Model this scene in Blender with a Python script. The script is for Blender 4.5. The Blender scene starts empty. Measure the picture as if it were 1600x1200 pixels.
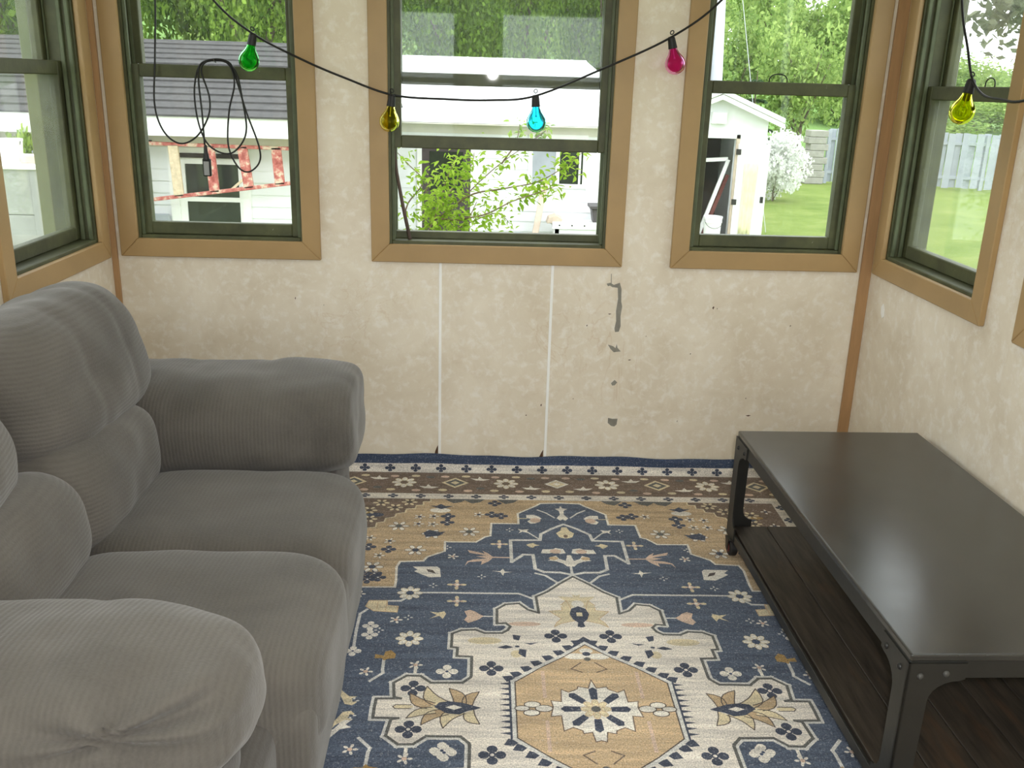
import bpy, math, random
import numpy as np
from mathutils import Vector, Matrix, noise

random.seed(7)
scene = bpy.context.scene
C = scene.collection

# ------------------------------------------------------------------ camera
FOCAL_PX = 1461.2
PITCH, ROLL, YAW = 0.31108, 0.029375, -0.03556
cam_data = bpy.data.cameras.new('camera')
cam = bpy.data.objects.new('camera', cam_data)
C.objects.link(cam)
cam_data.sensor_fit = 'HORIZONTAL'
cam_data.sensor_width = 36.0
cam_data.lens = FOCAL_PX / 1600.0 * 36.0
cam_data.clip_start = 0.05
cam_data.clip_end = 500.0
_f = Vector((0, math.cos(PITCH), -math.sin(PITCH)))
_u = Vector((0, math.sin(PITCH), math.cos(PITCH)))
_r = Vector((1, 0, 0))
_r2 = math.cos(ROLL) * _r + math.sin(ROLL) * _u
_u2 = -math.sin(ROLL) * _r + math.cos(ROLL) * _u
_Z = Matrix.Rotation(YAW, 3, 'Z')
_r2, _u2, _f = _Z @ _r2, _Z @ _u2, _Z @ _f
_m = Matrix((_r2, _u2, -_f)).transposed().to_4x4()
_m.translation = Vector((0, 0, 1.55))
cam.matrix_world = _m
scene.camera = cam

# ------------------------------------------------------------------ sky, exposure
world = bpy.data.worlds.new('overcast_sky')
scene.world = world
world.use_nodes = True
_bg = world.node_tree.nodes['Background']
_bg.inputs['Color'].default_value = (0.93, 0.97, 1.0, 1)
_bg.inputs['Strength'].default_value = 1.65
scene.view_settings.view_transform = 'Standard'
scene.view_settings.look = 'None'
scene.view_settings.gamma = 1.0
scene.view_settings.use_curve_mapping = False
scene.view_settings.exposure = 1.2

# the camera's own flash, just above and right of the lens
_fl = bpy.data.lights.new('camera_flash', 'AREA')
_fl.shape = 'DISK'; _fl.size = 0.06; _fl.energy = 12.0; _fl.color = (1.0, 0.98, 0.95)
_flo = bpy.data.objects.new('camera_flash', _fl)
C.objects.link(_flo)
_flo.matrix_world = _m.copy()
_flo.location = Vector((0.05, 0.0, 1.61))

# ------------------------------------------------------------------ tagging helpers
ORG = {}

def tag(o, label=None, cat=None, group=None, kind=None):
    if label: o['label'] = label
    if cat: o['category'] = cat
    if group: o['group'] = group
    if kind: o['kind'] = kind
    return o

def thing(name, loc=(0, 0, 0), label=None, cat=None, group=None, kind=None, rotz=0.0, parent=None):
    o = bpy.data.objects.new(name, None)
    o.empty_display_size = 0.1
    C.objects.link(o)
    org = Vector(loc)
    if parent is not None:
        o.parent = parent
        o.location = org - ORG.get(parent.name, Vector((0, 0, 0)))
    else:
        o.location = org
    o.rotation_euler = (0, 0, rotz)
    ORG[o.name] = org if rotz == 0 else Vector((0, 0, 0))
    return tag(o, label, cat, group, kind)

def copy_tree(o, parent=None):
    c = o.copy()
    C.objects.link(c)
    c.parent = parent
    for ch in list(o.children):
        copy_tree(ch, c)
    return c

class MB:
    """collects polygons; build() links them as one mesh object"""
    def __init__(s):
        s.v = []; s.f = []; s.mi = []; s.cur = 0
    def add(s, vs, fs):
        n = len(s.v)
        s.v.extend([tuple(p) for p in vs])
        s.f.extend([tuple(i + n for i in f) for f in fs])
        s.mi.extend([s.cur] * len(fs))
        return s
    def box(s, x0, x1, y0, y1, z0, z1):
        vs = [(x, y, z) for z in (z0, z1) for y in (y0, y1) for x in (x0, x1)]
        return s.add(vs, [(0, 2, 3, 1), (4, 5, 7, 6), (0, 1, 5, 4), (2, 6, 7, 3), (0, 4, 6, 2), (1, 3, 7, 5)])
    def bar(s, a, b, w, h, up=(0, 0, 1)):
        a, b = Vector(a), Vector(b)
        d = (b - a).normalized()
        side = d.cross(Vector(up))
        if side.length < 1e-4: side = d.cross(Vector((0, 1, 0)))
        side.normalize()
        u2 = side.cross(d).normalized()
        vs = []
        for p in (a, b):
            for sx, sy in ((-1, -1), (1, -1), (1, 1), (-1, 1)):
                vs.append(p + side * (w / 2 * sx) + u2 * (h / 2 * sy))
        return s.add(vs, [(0, 1, 2, 3), (7, 6, 5, 4), (0, 4, 5, 1), (1, 5, 6, 2), (2, 6, 7, 3), (3, 7, 4, 0)])
    def prism(s, pts, axis, a0, a1):
        """2-d outline pushed along an axis; pts fill the other two axes in xyz order"""
        def mk(p, a):
            q = list(p); q.insert(axis, a); return tuple(q)
        n = len(pts)
        vs = [mk(p, a0) for p in pts] + [mk(p, a1) for p in pts]
        fs = [tuple(range(n))[::-1], tuple(range(n, 2 * n))]
        fs += [(i, (i + 1) % n, (i + 1) % n + n, i + n) for i in range(n)]
        return s.add(vs, fs)
    def tube(s, path, r, n=8, closed=False, caps=True):
        P = [Vector(p) for p in path]
        m = len(P)
        rr = r if isinstance(r, (list, tuple)) else [r] * m
        base = len(s.v)
        prev = None
        for i, p in enumerate(P):
            if closed: t = P[(i + 1) % m] - P[i - 1]
            else: t = P[min(i + 1, m - 1)] - P[max(i - 1, 0)]
            t.normalize()
            if prev is None:
                a = Vector((0, 0, 1)) if abs(t.z) < 0.9 else Vector((1, 0, 0))
                prev = t.cross(a).normalized()
            prev = (prev - t * prev.dot(t)).normalized()
            q = t.cross(prev)
            for k in range(n):
                an = 2 * math.pi * k / n
                s.v.append(tuple(p + (prev * math.cos(an) + q * math.sin(an)) * rr[i]))
        last = m if closed else m - 1
        for i in range(last):
            j = (i + 1) % m
            for k in range(n):
                k2 = (k + 1) % n
                s.f.append((base + i * n + k, base + i * n + k2, base + j * n + k2, base + j * n + k))
                s.mi.append(s.cur)
        if caps and not closed:
            s.f.append(tuple(base + k for k in range(n))[::-1]); s.mi.append(s.cur)
            s.f.append(tuple(base + (m - 1) * n + k for k in range(n))); s.mi.append(s.cur)
        return s
    def lathe(s, prof, origin=(0, 0, 0), axis=(0, 0, 1), n=20):
        ax = Vector(axis).normalized()
        a = Vector((1, 0, 0)) if abs(ax.x) < 0.9 else Vector((0, 1, 0))
        e1 = ax.cross(a).normalized(); e2 = ax.cross(e1)
        o = Vector(origin)
        base = len(s.v)
        for r, h in prof:
            for k in range(n):
                an = 2 * math.pi * k / n
                s.v.append(tuple(o + ax * h + (e1 * math.cos(an) + e2 * math.sin(an)) * r))
        for i in range(len(prof) - 1):
            for k in range(n):
                k2 = (k + 1) % n
                s.f.append((base + i * n + k, base + i * n + k2, base + (i + 1) * n + k2, base + (i + 1) * n + k))
                s.mi.append(s.cur)
        return s
    def build(s, name, mat, parent=None, smooth=False, bevel=0.0, seg=1, solid=0.0):
        me = bpy.data.meshes.new(name)
        org = ORG.get(parent.name, Vector((0, 0, 0))) if parent is not None else Vector((0, 0, 0))
        vs = [(p[0] - org[0], p[1] - org[1], p[2] - org[2]) for p in s.v]
        me.from_pydata(vs, [], s.f)
        mats = mat if isinstance(mat, (list, tuple)) else [mat]
        for m in mats: me.materials.append(m)
        if len(mats) > 1: me.polygons.foreach_set('material_index', s.mi)
        if smooth: me.polygons.foreach_set('use_smooth', [True] * len(me.polygons))
        me.update()
        o = bpy.data.objects.new(name, me)
        C.objects.link(o)
        if parent is not None: o.parent = parent
        ORG[o.name] = org
        if solid:
            md = o.modifiers.new('solid', 'SOLIDIFY'); md.thickness = solid; md.offset = -1
        if bevel:
            md = o.modifiers.new('bevel', 'BEVEL'); md.width = bevel; md.segments = seg
            md.limit_method = 'ANGLE'; md.angle_limit = math.radians(40)
        return o

def piece(src, name, parent, loc, rot=(0, 0, 0), scale=(1, 1, 1)):
    """another object sharing the mesh of src"""
    o = bpy.data.objects.new(name, src.data if hasattr(src, 'data') else src)
    C.objects.link(o)
    o.parent = parent
    o.location = loc; o.rotation_euler = rot; o.scale = scale
    return o

# ------------------------------------------------------------------ materials
def s2l(c):
    return tuple(((v / 255) / 12.92 if v / 255 <= 0.04045 else ((v / 255 + 0.055) / 1.055) ** 2.4) for v in c)

class NT:
    def __init__(s, name):
        s.m = bpy.data.materials.new(name); s.m.use_nodes = True
        s.t = s.m.node_tree; s.n = s.t.nodes; s.n.clear()
        s.out = s.n.new('ShaderNodeOutputMaterial')
        s.tc = s.n.new('ShaderNodeTexCoord')
    def node(s, kind, **kw):
        nd = s.n.new(kind)
        for k, v in kw.items(): setattr(nd, k, v)
        return nd
    def link(s, a, b): s.t.links.new(a, b)
    def mapping(s, scale=(1, 1, 1), rot=(0, 0, 0), src='Object'):
        mp = s.node('ShaderNodeMapping')
        mp.inputs['Scale'].default_value = scale; mp.inputs['Rotation'].default_value = rot
        s.link(s.tc.outputs[src], mp.inputs['Vector'])
        return mp.outputs['Vector']
    def noise(s, scale, detail=3, rough=0.5, vec=None, dist=0.0):
        nd = s.node('ShaderNodeTexNoise')
        nd.inputs['Scale'].default_value = scale; nd.inputs['Detail'].default_value = detail
        nd.inputs['Roughness'].default_value = rough; nd.inputs['Distortion'].default_value = dist
        s.link(vec if vec is not None else s.tc.outputs['Object'], nd.inputs['Vector'])
        return nd.outputs['Fac']
    def ramp(s, fac, stops):
        r = s.node('ShaderNodeValToRGB')
        el = r.color_ramp.elements
        while len(el) < len(stops): el.new(0.5)
        for e, (p, c) in zip(el, stops):
            e.position = p; e.color = tuple(c) + (1,) if len(c) == 3 else c
        s.link(fac, r.inputs['Fac'])
        return r.outputs['Color']
    def mix(s, fac, a, b, mode='MIX'):
        m = s.node('ShaderNodeMix', data_type='RGBA', blend_type=mode)
        for sock, val in ((m.inputs['Factor'], fac), (m.inputs['A'], a), (m.inputs['B'], b)):
            if hasattr(val, 'is_linked') or hasattr(val, 'links'): s.link(val, sock)
            elif isinstance(val, (int, float)): sock.default_value = val
            else: sock.default_value = tuple(val) + (1,) if len(val) == 3 else val
        return m.outputs['Result']
    def math(s, op, a, b=0.0):
        m = s.node('ShaderNodeMath', operation=op)
        for i, val in enumerate((a, b)):
            if hasattr(val, 'links'): s.link(val, m.inputs[i])
            else: m.inputs[i].default_value = val
        return m.outputs[0]
    def bump(s, h, strength=0.3, dist=0.002):
        b = s.node('ShaderNodeBump')
        b.inputs['Strength'].default_value = strength; b.inputs['Distance'].default_value = dist
        s.link(h, b.inputs['Height'])
        return b.outputs['Normal']
    def principled(s, color, rough=0.6, normal=None, metal=0.0, spec=0.5, sheen=0.0):
        p = s.node('ShaderNodeBsdfPrincipled')
        for nm, val in (('Base Color', color), ('Roughness', rough)):
            if hasattr(val, 'links'): s.link(val, p.inputs[nm])
            elif isinstance(val, (int, float)): p.inputs[nm].default_value = val
            else: p.inputs[nm].default_value = tuple(val) + (1,)
        p.inputs['Metallic'].default_value = metal
        p.inputs['Specular IOR Level'].default_value = spec
        if sheen:
            p.inputs['Sheen Weight'].default_value = sheen
            p.inputs['Sheen Roughness'].default_value = 0.5
        if normal is not None: s.link(normal, p.inputs['Normal'])
        s.link(p.outputs['BSDF'], s.out.inputs['Surface'])
        return p

def paint(name, rgb, rough=0.5, var=0.12, scale=6.0, bump=0.15, spec=0.4, bscale=60.0, stretch=(1, 1, 1)):
    """a plain colour with slight mottling and fine relief"""
    t = NT(name)
    c = s2l(rgb)
    v = t.mapping(stretch)
    f = t.noise(scale, 4, 0.6, v)
    col = t.ramp(f, [(0.3, tuple(x * (1 - var) for x in c)), (0.7, tuple(min(1, x * (1 + var)) for x in c))])
    t.principled(col, rough, t.bump(t.noise(bscale, 3, 0.6, v), bump, 0.002), spec=spec)
    return t.m

def wall_material(name, a, b, vein, seed):
    t = NT(name)
    v = t.mapping((1, 1, 1))
    base = t.ramp(t.noise(3.2, 6, 0.62, v, 0.6), [(0.33, s2l(b)), (0.66, s2l(a))])
    fine = t.noise(26, 5, 0.65, v, 0.3)
    c2 = t.mix(t.ramp(fine, [(0.50, (0, 0, 0)), (0.66, (0.45, 0.45, 0.45))]), base, s2l((248, 244, 238)))
    vv = t.mapping((1.0, 1.0, 0.45), (0.0, 0.5 + seed, 0.0))
    w = t.noise(5.0, 7, 0.55, vv, 1.2)
    d = t.math('ABSOLUTE', t.math('SUBTRACT', w, 0.5))
    veins = t.ramp(d, [(0.0, (0.30, 0.30, 0.30)), (0.010, (0, 0, 0))])
    msk = t.ramp(t.noise(2.4, 2, 0.5, v), [(0.55, (0, 0, 0)), (0.70, (1, 1, 1))])
    blot = t.ramp(t.noise(11, 6, 0.7, v, 0.5), [(0.52, (0, 0, 0)), (0.72, (0.30, 0.30, 0.30))])
    c2 = t.mix(blot, c2, s2l((206, 186, 158)))
    c3 = t.mix(t.mix(1.0, veins, msk, 'MULTIPLY'), c2, s2l(vein))
    t.principled(c3, 0.55, t.bump(t.noise(40, 3, 0.6, v), 0.08, 0.002), spec=0.3)
    return t.m

M = {}
M['wall'] = wall_material('cream_marbled_panel', (236, 226, 208), (219, 206, 184), (196, 164, 122), 0.0)
M['ceiling'] = paint('ceiling_white', (225, 222, 214), 0.8)
M['seam'] = paint('seam_white', (250, 249, 246), 0.5, 0.04)
M['torn'] = paint('torn_board_grey', (138, 134, 124), 0.9, 0.15, 30)
M['chip'] = paint('chipped_board_brown', (88, 62, 44), 0.9, 0.2, 40)
M['tan'] = paint('tan_trim_paint', (168, 138, 94), 0.42, 0.07, 5.0, 0.1, 0.45)
M['cornerwood'] = paint('corner_strip_tan', (172, 134, 94), 0.5, 0.12, 8.0, 0.15, 0.35, stretch=(6, 6, 0.6))

def green_paint():
    t = NT('worn_green_sash_paint')
    v = t.mapping((1, 1, 1))
    c = t.ramp(t.noise(9, 4, 0.6, v), [(0.3, s2l((64, 66, 45))), (0.7, s2l((88, 91, 60)))])
    fl = t.ramp(t.noise(55, 4, 0.7, v), [(0.70, (0, 0, 0)), (0.74, (1, 1, 1))])
    ms = t.ramp(t.noise(7, 2, 0.5, v), [(0.52, (0, 0, 0)), (0.62, (1, 1, 1))])
    c = t.mix(t.mix(1.0, fl, ms, 'MULTIPLY'), c, s2l((196, 198, 182)))
    t.principled(c, 0.5, t.bump(t.noise(70, 4, 0.6, v), 0.3, 0.002), spec=0.4)
    return t.m
M['green'] = green_paint()
M['green_dark'] = paint('green_jamb_paint', (84, 92, 66), 0.5, 0.2, 12, 0.3)

M['green_out'] = paint('exterior_green_paint', (104, 112, 78), 0.6, 0.15, 8, 0.3)

def glass_material(name, haze, tint=(0.97, 0.985, 0.975)):
    t = NT(name)
    tr = t.node('ShaderNodeBsdfTransparent'); tr.inputs['Color'].default_value = tint + (1,)
    gl = t.node('ShaderNodeBsdfGlossy'); gl.inputs['Roughness'].default_value = 0.02
    fr = t.node('ShaderNodeFresnel')
    geo = t.node('ShaderNodeNewGeometry')      # same reflectance on both faces of the thin pane
    t.link(t.math('ADD', t.math('MULTIPLY', geo.outputs['Backfacing'], 1 / 1.33 - 1.33), 1.33), fr.inputs['IOR'])
    mx = t.node('ShaderNodeMixShader')
    t.link(fr.outputs['Fac'], mx.inputs['Fac'])
    t.link(tr.outputs['BSDF'], mx.inputs[1]); t.link(gl.outputs['BSDF'], mx.inputs[2])
    di = t.node('ShaderNodeBsdfDiffuse'); di.inputs['Color'].default_value = (0.85, 0.87, 0.84, 1)
    tl = t.node('ShaderNodeBsdfTranslucent'); tl.inputs['Color'].default_value = (0.85, 0.87, 0.84, 1)
    hz = t.node('ShaderNodeMixShader'); hz.inputs['Fac'].default_value = 0.5
    t.link(di.outputs['BSDF'], hz.inputs[1]); t.link(tl.outputs['BSDF'], hz.inputs[2])
    f = t.noise(60, 5, 0.7)
    g = t.noise(4, 4, 0.6)
    dirt = t.math('MULTIPLY', t.ramp(g, [(0.3, (0.5, 0.5, 0.5)), (0.75, (1, 1, 1))]), haze)
    dirt = t.math('ADD', dirt, t.math('MULTIPLY', t.ramp(f, [(0.66, (0, 0, 0)), (0.72, (1, 1, 1))]), haze * 1.5))
    m2 = t.node('ShaderNodeMixShader')
    t.link(dirt, m2.inputs['Fac']); t.link(mx.outputs['Shader'], m2.inputs[1]); t.link(hz.outputs['Shader'], m2.inputs[2])
    t.link(m2.outputs['Shader'], t.out.inputs['Surface'])
    return t.m
M['glass'] = glass_material('window_glass', 0.022)
M['glass_dusty'] = glass_material('dusty_window_glass', 0.055)

def bulb_material(name, col):
    t = NT(name)
    g = t.node('ShaderNodeBsdfGlass'); g.inputs['Color'].default_value = col + (1,)
    g.inputs['Roughness'].default_value = 0.0; g.inputs['IOR'].default_value = 1.3
    t.link(g.outputs['BSDF'], t.out.inputs['Surface'])
    return t.m

def fabric(name, rot, rgb=(96, 91.5, 86)):
    t = NT(name)
    c = s2l(rgb)
    v = t.mapping((1, 1, 1), rot)
    wv = t.node('ShaderNodeTexWave'); wv.inputs['Scale'].default_value = 29.0
    wv.inputs['Distortion'].default_value = 1.2; wv.inputs['Detail'].default_value = 2.0; wv.inputs['Detail Scale'].default_value = 3.0
    t.link(v, wv.inputs['Vector'])
    rib = wv.outputs['Fac']
    nap = t.noise(3.4, 4, 0.55, v, 0.4)
    tuft = t.noise(190, 2, 0.6, v)
    col = t.ramp(nap, [(0.30, tuple(x * 0.60 for x in c)), (0.5, tuple(x * 0.95 for x in c)), (0.70, tuple(x * 1.2 for x in c))])
    col = t.mix(t.math('MULTIPLY', t.math('MULTIPLY', rib, t.ramp(t.noise(45, 2, 0.6, v), [(0.3, (0.35, 0.35, 0.35)), (0.7, (1, 1, 1))])), 0.36), col, tuple(x * 0.52 for x in c))
    col = t.mix(t.math('MULTIPLY', tuft, 0.45), col, tuple(min(1, x * 1.35) for x in c))
    h = t.math('ADD', t.math('MULTIPLY', rib, -0.7), t.math('MULTIPLY', tuft, 0.6))
    t.principled(col, 0.95, t.bump(h, 0.3, 0.004), spec=0.1, sheen=0.25)
    return t.m
M['fab_x'] = fabric('grey_ribbed_chenille', (0, 0, 0))
M['fab_z'] = fabric('grey_ribbed_chenille_back', (0, math.pi / 2, 0))
M['fab_d'] = fabric('grey_chenille_base', (0, 0, 0), (84, 80, 76))

def table_top_material():
    t = NT('blackened_table_top')
    v = t.mapping((1, 1, 1))
    f = t.noise(5, 6, 0.65, v, 0.3)
    col = t.ramp(f, [(0.3, s2l((38, 38, 36))), (0.7, s2l((52, 51, 48)))])
    r = t.ramp(t.noise(9, 5, 0.6, v), [(0.3, (0.22, 0.22, 0.22)), (0.7, (0.27, 0.27, 0.27))])
    p = t.principled(col, r, t.bump(t.noise(24, 4, 0.6, v), 0.012, 0.002), spec=0.7)
    p.inputs['Coat Weight'].default_value = 0.25; p.inputs['Coat Roughness'].default_value = 0.25
    return t.m
M['ttop'] = table_top_material()
M['tmetal'] = paint('black_metal', (38, 37, 34), 0.42, 0.2, 10, 0.15, 0.5)
M['rivet'] = paint('dark_rivet', (30, 29, 28), 0.35, 0.1)
M['rivet_bright'] = paint('worn_rivet', (70, 69, 66), 0.35, 0.1)
M['rubber'] = paint('black_rubber', (28, 26, 26), 0.6, 0.1)
M['redring'] = paint('dark_red_wheel', (92, 40, 36), 0.5, 0.1)

def plank_material(name, a, b, rust):
    t = NT(name)
    v = t.mapping((9, 0.9, 9))
    f = t.noise(6, 6, 0.65, v, 0.4)
    col = t.ramp(f, [(0.3, s2l(a)), (0.7, s2l(b))])
    k = t.ramp(t.noise(3.0, 4, 0.6, t.mapping((5, 1.2, 5))), [(0.55, (0, 0, 0)), (0.72, (0.6, 0.6, 0.6))])
    col = t.mix(k, col, s2l(rust))
    t.principled(col, 0.55, t.bump(t.noise(14, 4, 0.6, v), 0.3, 0.003), spec=0.35)
    return t.m
M['shelf'] = plank_material('dark_shelf_wood', (38, 33, 28), (72, 64, 55), (88, 66, 48))
M['floor'] = plank_material('brown_floor_boards', (82, 62, 46), (112, 88, 66), (96, 70, 48))

def rug_material():
    t = NT('printed_pile_rug')
    at = t.node('ShaderNodeAttribute'); at.attribute_name = 'Col'
    v1 = t.mapping((1.2, 14, 14))
    streak = t.noise(3.0, 5, 0.65, v1)
    c = t.mix(1.0, at.outputs['Color'], t.ramp(streak, [(0.3, (0.68, 0.68, 0.70)), (0.7, (1.25, 1.24, 1.22))]), 'MULTIPLY')
    sp = t.noise(240, 3, 0.75)
    c = t.mix(1.0, c, t.ramp(sp, [(0.32, (0.55, 0.55, 0.56)), (0.68, (1.45, 1.45, 1.45))]), 'MULTIPLY')
    wear = t.ramp(t.noise(120, 3, 0.75), [(0.56, (0, 0, 0)), (0.72, (0.42, 0.42, 0.42))])
    c = t.mix(wear, c, s2l((206, 204, 204)))
    t.principled(c, 0.9, t.bump(sp, 0.5, 0.003), spec=0.1, sheen=0.1)
    return t.m
M['rug'] = rug_material()
M['cable'] = paint('black_cable', (26, 25, 24), 0.5, 0.05)
M['plug'] = paint('grey_plug', (150, 150, 150), 0.4, 0.05)
M['stick'] = paint('weathered_stick', (92, 78, 70), 0.8, 0.2, 20, 0.3, stretch=(4, 4, 0.6))

# outdoors
M['siding'] = paint('white_siding', (232, 234, 236), 0.55, 0.05, 3)
M['siding_old'] = paint('weathered_white_siding', (158, 160, 156), 0.7, 0.16, 4)
M['white'] = paint('white_paint', (238, 238, 236), 0.5, 0.04)
M['soffit'] = paint('soffit_cream', (214, 208, 196), 0.6, 0.08)
M['shingle'] = paint('grey_shingle', (70, 68, 68), 0.9, 0.25, 14, 0.4)
M['metalroof'] = paint('white_metal_roof', (240, 240, 240), 0.4, 0.03)
M['darkglass'] = paint('dark_window_glass', (44, 50, 46), 0.12, 0.4, 3, 0.0, 0.5)
M['darkroom'] = paint('dark_interior', (52, 44, 42), 0.9, 0.3, 4)
M['darkdoor'] = paint('dark_brown_door', (74, 66, 66), 0.6, 0.25, 4)
def ladder_material():
    t = NT('faded_red_ladder')
    f = t.noise(16, 5, 0.7, t.mapping((1, 1, 1)))
    c = t.ramp(f, [(0.36, s2l((150, 74, 68))), (0.5, s2l((190, 112, 104))), (0.60, s2l((206, 186, 164)))])
    t.principled(c, 0.8, t.bump(f, 0.3, 0.003), spec=0.2)
    return t.m
M['ladder'] = ladder_material()
M['ladder_pale'] = paint('bare_ladder_wood', (205, 186, 158), 0.8, 0.25, 20, 0.3)
M['fence'] = paint('grey_fence_boards', (166, 172, 180), 0.85, 0.12, 3)
M['block'] = paint('grey_concrete_block', (158, 156, 148), 0.95, 0.16, 6, 0.4)
M['bucket'] = paint('white_plastic', (240, 240, 240), 0.35, 0.03)
M['chair'] = paint('pale_blue_plastic', (160, 178, 186), 0.4, 0.05)
M['oldwood'] = paint('pale_weathered_wood', (196, 180, 162), 0.85, 0.15, 8, 0.3)
M['boxdark'] = paint('grey_plastic_tub', (78, 74, 74), 0.5, 0.1)
M['cloth'] = paint('yellowish_cloth', (232, 228, 190), 0.9, 0.12, 10, 0.4)
M['pole'] = paint('pale_pole', (196, 198, 206), 0.6, 0.06)
M['bark'] = paint('grey_brown_bark', (104, 92, 78), 0.95, 0.25, 12, 0.5)
M['twig'] = paint('brown_twig', (112, 98, 78), 0.9, 0.2, 30)
M['redthing'] = paint('dull_red_panel', (120, 62, 58), 0.7, 0.2)

def leaf_material(name, a, b, tr=0.35, scale=1.5):
    t = NT(name)
    geo = t.node('ShaderNodeNewGeometry')
    oi = t.node('ShaderNodeObjectInfo')
    f = t.math('ADD', t.math('MULTIPLY', geo.outputs['Random Per Island'], 0.75), t.math('MULTIPLY', oi.outputs['Random'], 0.35))
    col = t.ramp(f, [(0.05, s2l(a)), (0.95, s2l(b))])
    di = t.node('ShaderNodeBsdfDiffuse'); tl = t.node('ShaderNodeBsdfTranslucent')
    t.link(col, di.inputs['Color']); t.link(col, tl.inputs['Color'])
    mx = t.node('ShaderNodeMixShader'); mx.inputs['Fac'].default_value = tr
    t.link(di.outputs['BSDF'], mx.inputs[1]); t.link(tl.outputs['BSDF'], mx.inputs[2])
    t.link(mx.outputs['Shader'], t.out.inputs['Surface'])
    return t.m
M['leaf_shrub'] = leaf_material('bright_green_leaves', (112, 146, 46), (172, 196, 84), 0.5)
M['leaf_dark'] = leaf_material('deep_green_leaves', (44, 72, 28), (120, 152, 58))
M['leaf_mid'] = leaf_material('mid_green_leaves', (68, 100, 40), (146, 176, 76))
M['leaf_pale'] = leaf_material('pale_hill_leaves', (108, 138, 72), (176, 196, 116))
M['leaf_olive'] = leaf_material('olive_grey_leaves', (86, 92, 74), (136, 140, 116))
M['leaf_white'] = leaf_material('white_blossom', (210, 214, 206), (246, 246, 244))
M['leaf_spruce'] = leaf_material('spruce_needles', (44, 66, 46), (84, 108, 72), 0.1)

def lawn_material():
    t = NT('lawn')
    c = t.ramp(t.noise(0.9, 6, 0.7), [(0.3, s2l((104, 124, 60))), (0.55, s2l((126, 142, 76))), (0.75, s2l((150, 156, 98)))])
    c = t.mix(t.ramp(t.noise(14, 4, 0.7), [(0.45, (0, 0, 0)), (0.75, (0.5, 0.5, 0.5))]), c, s2l((92, 112, 54)))
    t.principled(c, 0.95, t.bump(t.noise(30, 4, 0.7), 0.6, 0.03), spec=0.05)
    return t.m
M['lawn'] = lawn_material()
M['hill'] = paint('hillside_ground', (122, 156, 84), 0.95, 0.25, 0.3)

def fill_lamp_material():  # glow of the added, unseen fill light on the ceiling
    t = NT('fill_lamp_glow')
    e = t.node('ShaderNodeEmission'); e.inputs['Color'].default_value = (1.0, 0.96, 0.90, 1); e.inputs['Strength'].default_value = 6.5
    t.link(e.outputs['Emission'], t.out.inputs['Surface'])
    return t.m
M['fill_lamp'] = fill_lamp_material()

# ================================================================== the room
XL, XR, YB, YF, ZC = -1.42, 1.53, 3.61, -1.7, 2.45
WT = 0.14
SIDES = {
    'back': lambda u, d, z: (u, YB + d, z),
    'right': lambda u, d, z: (XR + d, u, z),
    'left': lambda u, d, z: (XL - d, u, z),
    'front': lambda u, d, z: (u, YF - d, z),
}
OPEN = {
    'back': [(-1.316, -0.687, 0.945, 2.16), (-0.363, 0.477, 0.945, 2.16), (0.796, 1.405, 0.945, 2.16)],
    'right': [(2.79, 3.49, 0.95, 2.16), (1.80, 2.475, 0.95, 2.16), (0.75, 1.45, 0.95, 2.16), (-0.9, 0.2, 0.95, 2.16)],
    'left': [(2.82, 3.487, 0.945, 2.16), (1.80, 2.50, 0.945, 2.16), (0.75, 1.45, 0.945, 2.16), (-0.9, 0.2, 0.945, 2.16)],
    'front': [(-1.15, -0.25, 0.7, 2.2), (0.1, 1.25, 0.05, 2.2)],
}
SPAN = {'back': (XL - WT, XR + WT), 'front': (XL - WT, XR + WT), 'left': (YF, YB), 'right': (YF, YB)}

def lbox(mb, P, u0, u1, d0, d1, z0, z1):
    vs = [P(u, d, z) for z in (z0, z1) for d in (d0, d1) for u in (u0, u1)]
    return mb.add(vs, [(0, 2, 3, 1), (4, 5, 7, 6), (0, 1, 5, 4), (2, 6, 7, 3), (0, 4, 6, 2), (1, 3, 7, 5)])

def lprism(mb, P, pts, d0, d1):
    n = len(pts)
    vs = [P(u, d0, z) for u, z in pts] + [P(u, d1, z) for u, z in pts]
    return mb.add(vs, [tuple(range(n))[::-1], tuple(range(n, 2 * n))] + [(i, (i + 1) % n, (i + 1) % n + n, i + n) for i in range(n)])

WALL = {}
for side, P in SIDES.items():
    mb = MB()
    us = sorted({SPAN[side][0], SPAN[side][1], *[o[0] for o in OPEN[side]], *[o[1] for o in OPEN[side]]})
    for a, b in zip(us[:-1], us[1:]):
        hole = [o for o in OPEN[side] if o[0] <= a + 1e-6 and o[1] >= b - 1e-6]
        zz = [(0.0, ZC)] if not hole else [(0.0, hole[0][2]), (hole[0][3], ZC)]
        for z0, z1 in zz: lbox(mb, P, a, b, 0.0, WT, z0, z1)
    WALL[side] = tag(mb.build('wall_' + side, M['wall']), kind='structure')

floor = tag(MB().box(XL - WT, XR + WT, YF - WT, YB + WT, -0.16, -0.022).build('floor', M['floor']), kind='structure')
nb = 20
bwid = (XR - XL) / nb
plank = None
for i in range(nb):
    x0 = XL + i * bwid
    cut = YF + 0.8 + (i * 1.37) % 3.4
    for y0, y1 in ((YF, cut - 0.001), (cut + 0.001, YB)):
        MB().box(x0 + 0.001, x0 + bwid - 0.001, y0, y1, -0.022, 0.0).build('plank', M['floor'], floor)
tag(MB().box(XL - WT, XR + WT, YF - WT, YB + WT, ZC, ZC + 0.12).build('ceiling', M['ceiling']), kind='structure')

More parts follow.
